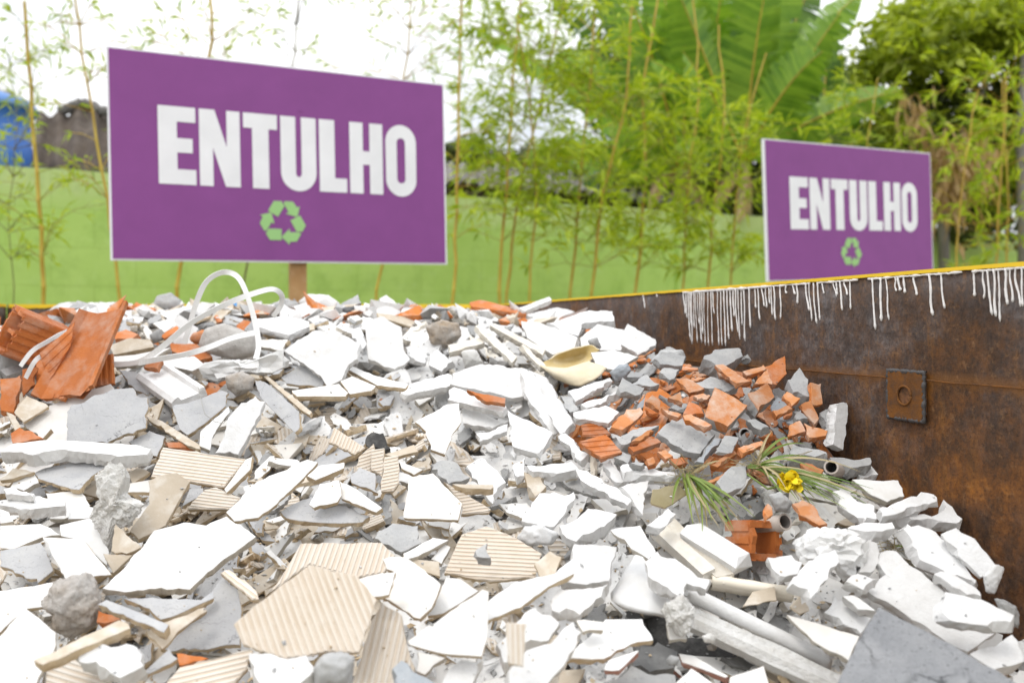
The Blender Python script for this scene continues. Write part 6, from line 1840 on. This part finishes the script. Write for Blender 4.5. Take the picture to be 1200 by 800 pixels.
BA = [  # px path bottom to top, distance, radii, branches, branch length, leaf v-range, label, dark
    ([(51, 350), (42, 190), (31, 50), (27, -20)], 7.2, .021, .013, 34, .55, -40, 330, 'thick yellow bamboo stem nearest the blue tank', False),
    ([(141, 350), (117, 190), (100, 90), (86, -20)], 7.0, .017, .008, 24, .55, -40, 250, 'slanting yellow bamboo stem crossing the edge of the big purple board', False),
    ([(16, 350), (10, 250), (22, 140), (6, 60)], 7.4, .006, .003, 26, .4, 60, 330, 'thin twiggy bamboo shoot under the blue tank', True),
    ([(208, 350), (216, 240), (240, 90), (250, 40), (243, -20)], 7.4, .020, .012, 16, .6, -40, 90, 'bamboo stem rising behind the big board above its letter N', False),
    ([(281, 350), (300, 240), (345, 70), (352, -20)], 7.6, .012, .006, 18, .7, -40, 110, 'thin bamboo rising behind the big board above its letter U', True),
    ([(440, 352), (447, 310), (462, 200), (478, 60), (482, -20)], 7.8, .018, .006, 20, .7, -40, 110, 'bamboo stem leaning out under the big board near its lower edge', False),
    ([(530, 358), (537, 200), (539, 60), (540, -20)], 8.0, .018, .011, 14, .6, -40, 300, 'straight bamboo stem alone beside the edge of the big board', False),
    ([(584, 355), (592, 250), (600, 120), (612, -20)], 8.2, .020, .010, 48, .8, -40, 300, 'yellow bamboo of a close pair, the one nearer the big board', False),
    ([(592, 355), (606, 230), (640, 90), (670, -30)], 8.5, .018, .009, 55, .9, -40, 250, 'yellow bamboo of a close pair, the one farther from the big board', False),
    ([(620, 352), (628, 230), (622, 120), (600, 0)], 8.3, .014, .008, 55, .8, -20, 300, 'slim bamboo just past the close pair, above the flat brick bar', False),
    ([(668, 352), (678, 230), (690, 120), (700, -20)], 8.6, .018, .010, 44, .9, 50, 330, 'leafy bamboo in front of the shed roof', False),
    ([(693, 350), (706, 230), (735, 110), (742, -20)], 8.4, .019, .010, 42, .85, 90, 335, 'second leafy bamboo from the shed roof, towards the bananas', False),
    ([(745, 345), (757, 210), (752, 110), (775, -20)], 8.8, .020, .011, 38, .8, 110, 330, 'thick bamboo in front of the pilaster of the green wall', False),
    ([(800, 340), (806, 220), (820, 110), (812, -20)], 9.0, .015, .009, 38, .8, 150, 330, 'leafy bamboo just past the pilaster where the paint drips begin', False),
    ([(829, 340), (838, 230), (850, 130), (842, 20)], 9.1, .017, .009, 30, .7, 150, 335, 'bamboo over the thickest paint drips', False),
    ([(857, 336), (862, 240), (872, 150), (905, 40)], 9.2, .015, .008, 26, .7, 160, 335, 'last bamboo before the half hidden board', False),
    ([(1120, 320), (1128, 220), (1138, 140), (1150, 90)], 9.0, .013, .007, 20, .6, 60, 320, 'thin orange bamboo next to the half hidden board', False),
    ([(1165, 318), (1172, 220), (1178, 120), (1180, 60)], 9.2, .017, .010, 22, .6, 60, 320, 'upright orange bamboo in front of the vine thicket', False),
    ([(1180, 316), (1182, 220), (1176, 150), (1172, 80)], 9.5, .014, .008, 18, .6, 60, 320, 'upright orange bamboo next to the grey tree trunk', False),
    ([(1010, 320), (1020, 250), (1015, 170), (1030, 90)], 10.2, .012, .006, 26, .7, 60, 240, 'bamboo rising behind the half hidden board', False),
]
for i, (pts, d, r0, r1, nb, bl, lo_, hi_, lab, dk) in enumerate(BA):
    bamboo(pts, d, r0, r1, nb, bl, lo_, hi_, lab, 100 + i, dk, 1.2 if pts[0][0] > 560 else .85, (3, 6) if pts[0][0] > 560 else (2, 3))

def banana_leaf(pb, pc, pt, w, seed, torn=.25, mat='bananaleaf', parent=None, base=Vector(), fold=.35, face=None):
    r = random.Random(seed); n = 46; mb = MB()
    prev = None
    for i in range(n):
        t0, t1 = i / n, (i + 1) / n
        def B(t): return pb * (1 - t) ** 2 + pc * 2 * t * (1 - t) + pt * t * t
        def W(t): return w * min(1, (max(0, t - .10) / .14)) ** .6 * (1 - max(0, (t - .45) / .55) ** 2.2) ** .8 if t > .1 else 0
        a, b = B(t0), B(t1); tg = (b - a).normalized()
        v = (face or Vector((0, -1, .35))).normalized(); s = tg.cross(v)
        if s.length < 1e-3: continue
        s.normalize(); up = s.cross(tg).normalized()
        if up.y > 0: up = -up
        for sg in (-1, 1):
            g0 = torn * .5 * r.random() if r.random() < torn else 0
            dr = (s * sg + tg * .35 - up * fold * (1 + .6 * noise.noise(Vector((i * .4, sg, seed)))))
            dz = Vector((0, 0, -.25 * w * r.uniform(.2, 1.0) if r.random() < torn else 0))
            k0 = W(t0); k1 = W(t1)
            if k1 <= 0: continue
            e0 = a.lerp(b, g0)
            sc = r.uniform(.55, 1.0) if r.random() < torn * .6 else 1
            mb.add([e0 - base, b - base, b + dr * k1 * sc * .55 - base, b + dr * k1 * sc + dz * 1.2 - base, e0 + dr * k0 * sc + dz * 1.2 - base, e0 + dr * k0 * sc * .55 - base], [(0, 1, 2, 5), (5, 2, 3, 4)])
        mb.tube([a - base, b - base], [.022 * (1 - t0 * .8), .022 * (1 - t1 * .8)], 5, 1, False)
    return mb.build('leaf', [M[mat], M['culm'] if mat != 'deadleaf' else M['deadleaf']], parent)
def banana(u, d, vtop, leaves, lab, seed, dead=()):
    base = at(u, 380, d); base.z = 0
    root = tag(empty('banana_plant', base), lab, 'banana plant', 'banana plants behind the green wall')
    top = at(u, vtop, d)
    mb = MB(); mb.tube([Vector(), (top - base) * .5 + Vector((.04, 0, 0)), top - base], [.16, .13, .09], 12); mb.build('pseudostem', [M['pseudostem']], root, True)
    for k, (uc, vc, ut, vt, w, dd) in enumerate(leaves):
        banana_leaf(top + Vector((0, 0, -.05)), at(uc, vc, d + dd * .5), at(ut, vt, d + dd), w, seed + k, .10 + .45 * random.Random(seed * 7 + k).random() ** 2, 'bananaleaf' if dd <= 0 else 'bananashade', root, base, face=Vector((random.Random(seed + k).uniform(-.5, .5), -1, random.Random(seed * 3 + k).uniform(.0, .9))))
    for k, (uc, vc, ut, vt, w, dd) in enumerate(dead):
        banana_leaf(top + Vector((0, -.05, -.1)), at(uc, vc, d + dd * .5), at(ut, vt, d + dd), w, seed + 50 + k, .6, 'deadleaf', root, base)
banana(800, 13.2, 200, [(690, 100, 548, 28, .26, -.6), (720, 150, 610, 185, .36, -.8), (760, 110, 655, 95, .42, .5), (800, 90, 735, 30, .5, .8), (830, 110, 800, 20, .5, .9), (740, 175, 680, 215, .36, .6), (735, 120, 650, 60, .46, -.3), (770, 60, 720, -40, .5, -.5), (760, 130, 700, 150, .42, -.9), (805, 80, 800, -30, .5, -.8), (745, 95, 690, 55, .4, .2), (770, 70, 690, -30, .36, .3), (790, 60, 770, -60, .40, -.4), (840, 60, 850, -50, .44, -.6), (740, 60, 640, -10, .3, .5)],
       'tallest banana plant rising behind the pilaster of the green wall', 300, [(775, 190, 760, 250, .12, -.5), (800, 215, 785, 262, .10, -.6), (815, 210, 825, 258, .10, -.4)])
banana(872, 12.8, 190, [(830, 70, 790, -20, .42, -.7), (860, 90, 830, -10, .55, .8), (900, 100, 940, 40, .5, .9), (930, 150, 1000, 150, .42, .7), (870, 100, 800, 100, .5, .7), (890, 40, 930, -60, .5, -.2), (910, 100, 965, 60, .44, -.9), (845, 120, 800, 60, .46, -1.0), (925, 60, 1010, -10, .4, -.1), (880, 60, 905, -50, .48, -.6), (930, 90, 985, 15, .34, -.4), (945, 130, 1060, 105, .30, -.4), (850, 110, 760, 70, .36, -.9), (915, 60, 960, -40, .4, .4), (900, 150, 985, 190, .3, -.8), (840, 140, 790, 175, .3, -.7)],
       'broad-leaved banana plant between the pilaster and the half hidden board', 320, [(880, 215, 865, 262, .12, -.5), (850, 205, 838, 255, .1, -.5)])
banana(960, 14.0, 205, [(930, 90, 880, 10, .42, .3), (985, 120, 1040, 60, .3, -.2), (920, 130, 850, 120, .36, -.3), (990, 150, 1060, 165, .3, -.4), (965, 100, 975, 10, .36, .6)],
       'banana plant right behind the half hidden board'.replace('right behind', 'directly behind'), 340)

def crown(mb, c, rx, ry, rz, n, L, r, m, clump=26):
    cl = []
    for k in range(clump):
        v = Vector((r.gauss(0, 1), r.gauss(0, 1), r.gauss(0, 1))).normalized() * (r.random() ** .4)
        cl.append(Vector((v.x * rx, v.y * ry, v.z * rz)))
    for k in range(n):
        q = r.choice(cl) + Vector((r.gauss(0, .16) * rx, r.gauss(0, .16) * ry, r.gauss(0, .16) * rz))
        d = Vector((r.gauss(0, 1), r.gauss(-.4, 1), r.gauss(-.1, .7)))
        leaf(mb, c + q, d, L * r.uniform(.6, 1.3), L * r.uniform(.18, .32), r, m, .2)
def tree(name, u, d, limbs, lab, seed, crowns, cat='tree', trunk_r=.14, deads=()):
    r = random.Random(seed)
    base = at(u, 380, d); base.z = 0
    root = tag(empty(name, base), lab, cat)
    tr = MB()
    for path, r0, r1 in limbs:
        P = [at(a, b, d + e) - base for a, b, e in path]
        if path[0][1] >= 379: P[0].z = 0
        n = len(P); tr.tube(P, [r0 + (r1 - r0) * i / (n - 1) for i in range(n)], 9)
    tr.build('trunk', [M['bark']], root, True)
    cr = MB()
    for (cu, cv, pu, pv, n, L, m, dd) in crowns:
        c = at(cu, cv, d + dd) - base; k = d / F
        crown(cr, c, pu * k, pu * k * .9, pv * k, n, L, r, m)
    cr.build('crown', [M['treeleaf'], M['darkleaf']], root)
    if deads:
        dm_ = MB()
        for (cu, cv, pu, pv, n) in deads:
            for k in range(n):
                p = at(r.gauss(cu, pu * .6), r.gauss(cv, pv * .5), d - 1.6 + r.uniform(-.3, .3)) - base
                leaf(dm_, p, Vector((r.gauss(0, .5), r.gauss(0, .5), -1)), r.uniform(.2, .5), r.uniform(.02, .045), r, 0, .3)
        dm_.build('dead_leaves', [M['deadleaf']], root)
    return root
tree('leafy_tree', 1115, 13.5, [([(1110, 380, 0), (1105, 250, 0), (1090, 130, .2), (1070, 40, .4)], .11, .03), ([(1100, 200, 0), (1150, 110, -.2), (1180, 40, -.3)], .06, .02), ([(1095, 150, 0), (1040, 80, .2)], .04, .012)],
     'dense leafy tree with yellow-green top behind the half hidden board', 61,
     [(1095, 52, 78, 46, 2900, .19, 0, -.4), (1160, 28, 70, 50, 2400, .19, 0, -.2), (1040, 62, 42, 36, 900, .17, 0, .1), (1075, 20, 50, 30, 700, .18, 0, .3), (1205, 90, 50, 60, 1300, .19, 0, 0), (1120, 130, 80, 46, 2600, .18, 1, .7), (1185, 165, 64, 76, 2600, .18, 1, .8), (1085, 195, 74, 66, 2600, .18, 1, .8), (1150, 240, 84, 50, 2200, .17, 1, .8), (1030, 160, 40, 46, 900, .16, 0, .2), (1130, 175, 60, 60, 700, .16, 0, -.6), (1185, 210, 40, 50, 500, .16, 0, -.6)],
     deads=[(1105, 175, 26, 28, 120), (1110, 225, 24, 34, 140), (1075, 130, 18, 22, 50), (1150, 190, 20, 30, 60)])
tree('grey_trunk_tree', 1202, 12.2, [([(1202, 380, 0), (1202, 270, 0), (1198, 170, .1), (1203, 60, .2)], .12, .07), ([(1193, 160, .1), (1225, 80, 0)], .05, .02)], 'bare grey tree trunk at the edge beside the vine thicket', 62,
     [(1215, 40, 36, 40, 420, .14, 0, 0), (1225, 150, 30, 40, 260, .14, 0, .3)])
tree('evergreen_shrub', 950, 15.5, [([(950, 380, 0), (950, 250, 0), (960, 170, .2)], .08, .03), ([(950, 260, 0), (900, 200, 0)], .05, .02), ([(950, 250, 0), (1010, 190, 0)], .05, .02)], 'dark green shrub thicket behind the bananas', 63,
     [(900, 205, 66, 52, 2800, .19, 1, 0), (985, 195, 66, 55, 2800, .19, 1, 0), (835, 225, 60, 38, 1900, .18, 1, .3), (960, 150, 64, 42, 1500, .19, 0, -.2), (1040, 210, 56, 56, 2200, .18, 1, .3), (890, 150, 50, 40, 900, .18, 0, -.2), (800, 150, 70, 60, 2600, .2, 1, 1.2), (880, 110, 70, 60, 2600, .2, 1, 1.2), (950, 100, 50, 50, 1500, .2, 1, 1.2), (730, 130, 50, 50, 1200, .2, 1, 1.2), (700, 200, 60, 30, 1300, .18, 0, .4), (770, 190, 60, 40, 1500, .18, 0, .3)], cat='shrub')
tree('distant_shrub', 575, 24, [([(575, 380, 0), (575, 260, 0), (570, 200, .2)], .12, .04)], 'hazy grey-green shrub far behind the shed roof', 64,
     [(560, 190, 40, 22, 900, .26, 1, 0), (610, 192, 36, 18, 700, .26, 1, 0), (530, 180, 22, 18, 400, .24, 1, 0)], cat='shrub')
# ------------------------------------------------------------------ camera, light
cam = bpy.data.cameras.new('camera'); co = bpy.data.objects.new('camera', cam); COL.objects.link(co)
co.location = CAM; co.rotation_euler = (math.radians(90), 0, 0)
cam.sensor_width = 36; cam.lens = 30; cam.shift_y = -20 / 1200; cam.clip_start = .05; cam.clip_end = 1500
cam.dof.use_dof = True; cam.dof.focus_distance = 1.6; cam.dof.aperture_fstop = 3.2
scene.camera = co
w = bpy.data.worlds.new('World'); scene.world = w; w.use_nodes = True
nt = w.node_tree; bg = nt.nodes['Background']
sky = nt.nodes.new('ShaderNodeTexSky'); sky.sky_type = 'NISHITA'; sky.sun_disc = False
ELEV, ROT = 62, 215       # degrees: high sun behind the viewer's left shoulder, veiled by cloud
sky.sun_elevation = math.radians(ELEV); sky.sun_rotation = math.radians(ROT)
tc = nt.nodes.new('ShaderNodeTexCoord')
n1 = noise_tex(nt, tc.outputs['Generated'], 2.2, 6, .55)
cl = ramp(nt, n1, [(.32, (9.6, 10.2, 11.2)), (.56, (15.2, 15.3, 15.5))])
mask = ramp(nt, noise_tex(nt, tc.outputs['Generated'], 3.1, 5, .5), [(.2, (.86, .86, .86)), (.5, (.97, .97, .97))])
c = mixc(nt, mask, sky.outputs[0], cl)
# an overcast sky is about three times as bright overhead as at the horizon
sp = N(nt, 'ShaderNodeSeparateXYZ'); nt.links.new(tc.outputs['Generated'], sp.inputs[0])
gr = N(nt, 'ShaderNodeMapRange'); nt.links.new(sp.outputs['Z'], gr.inputs['Value']); gr.inputs['From Min'].default_value = .05; gr.inputs['To Min'].default_value = 1.0; gr.inputs['To Max'].default_value = 2.25
cb = N(nt, 'ShaderNodeVectorMath', operation='SCALE'); nt.links.new(c, cb.inputs[0]); nt.links.new(gr.outputs[0], cb.inputs['Scale'])
c = cb.outputs[0]
nt.links.new(c, bg.inputs['Color']); bg.inputs['Strength'].default_value = .062
sun = bpy.data.lights.new('sun', 'SUN'); so_ = bpy.data.objects.new('sun', sun); COL.objects.link(so_)
sun.energy = .8; sun.angle = math.radians(16); sun.color = (1, .96, .90)
az = math.radians(ROT)
dirv = Vector((math.sin(az) * math.cos(math.radians(ELEV)), math.cos(az) * math.cos(math.radians(ELEV)), math.sin(math.radians(ELEV))))
so_.rotation_euler = dirv.to_track_quat('Z', 'Y').to_euler(); so_.location = dirv * 30
vs_ = scene.view_settings
scene.display_settings.display_device = 'sRGB'
vs_.view_transform = 'Standard'; vs_.look = 'None'; vs_.gamma = 1; vs_.exposure = 0.25
scene.cycles.use_denoising = True
scene.cycles.max_bounces = 6; scene.cycles.diffuse_bounces = 4; scene.cycles.transparent_max_bounces = 6
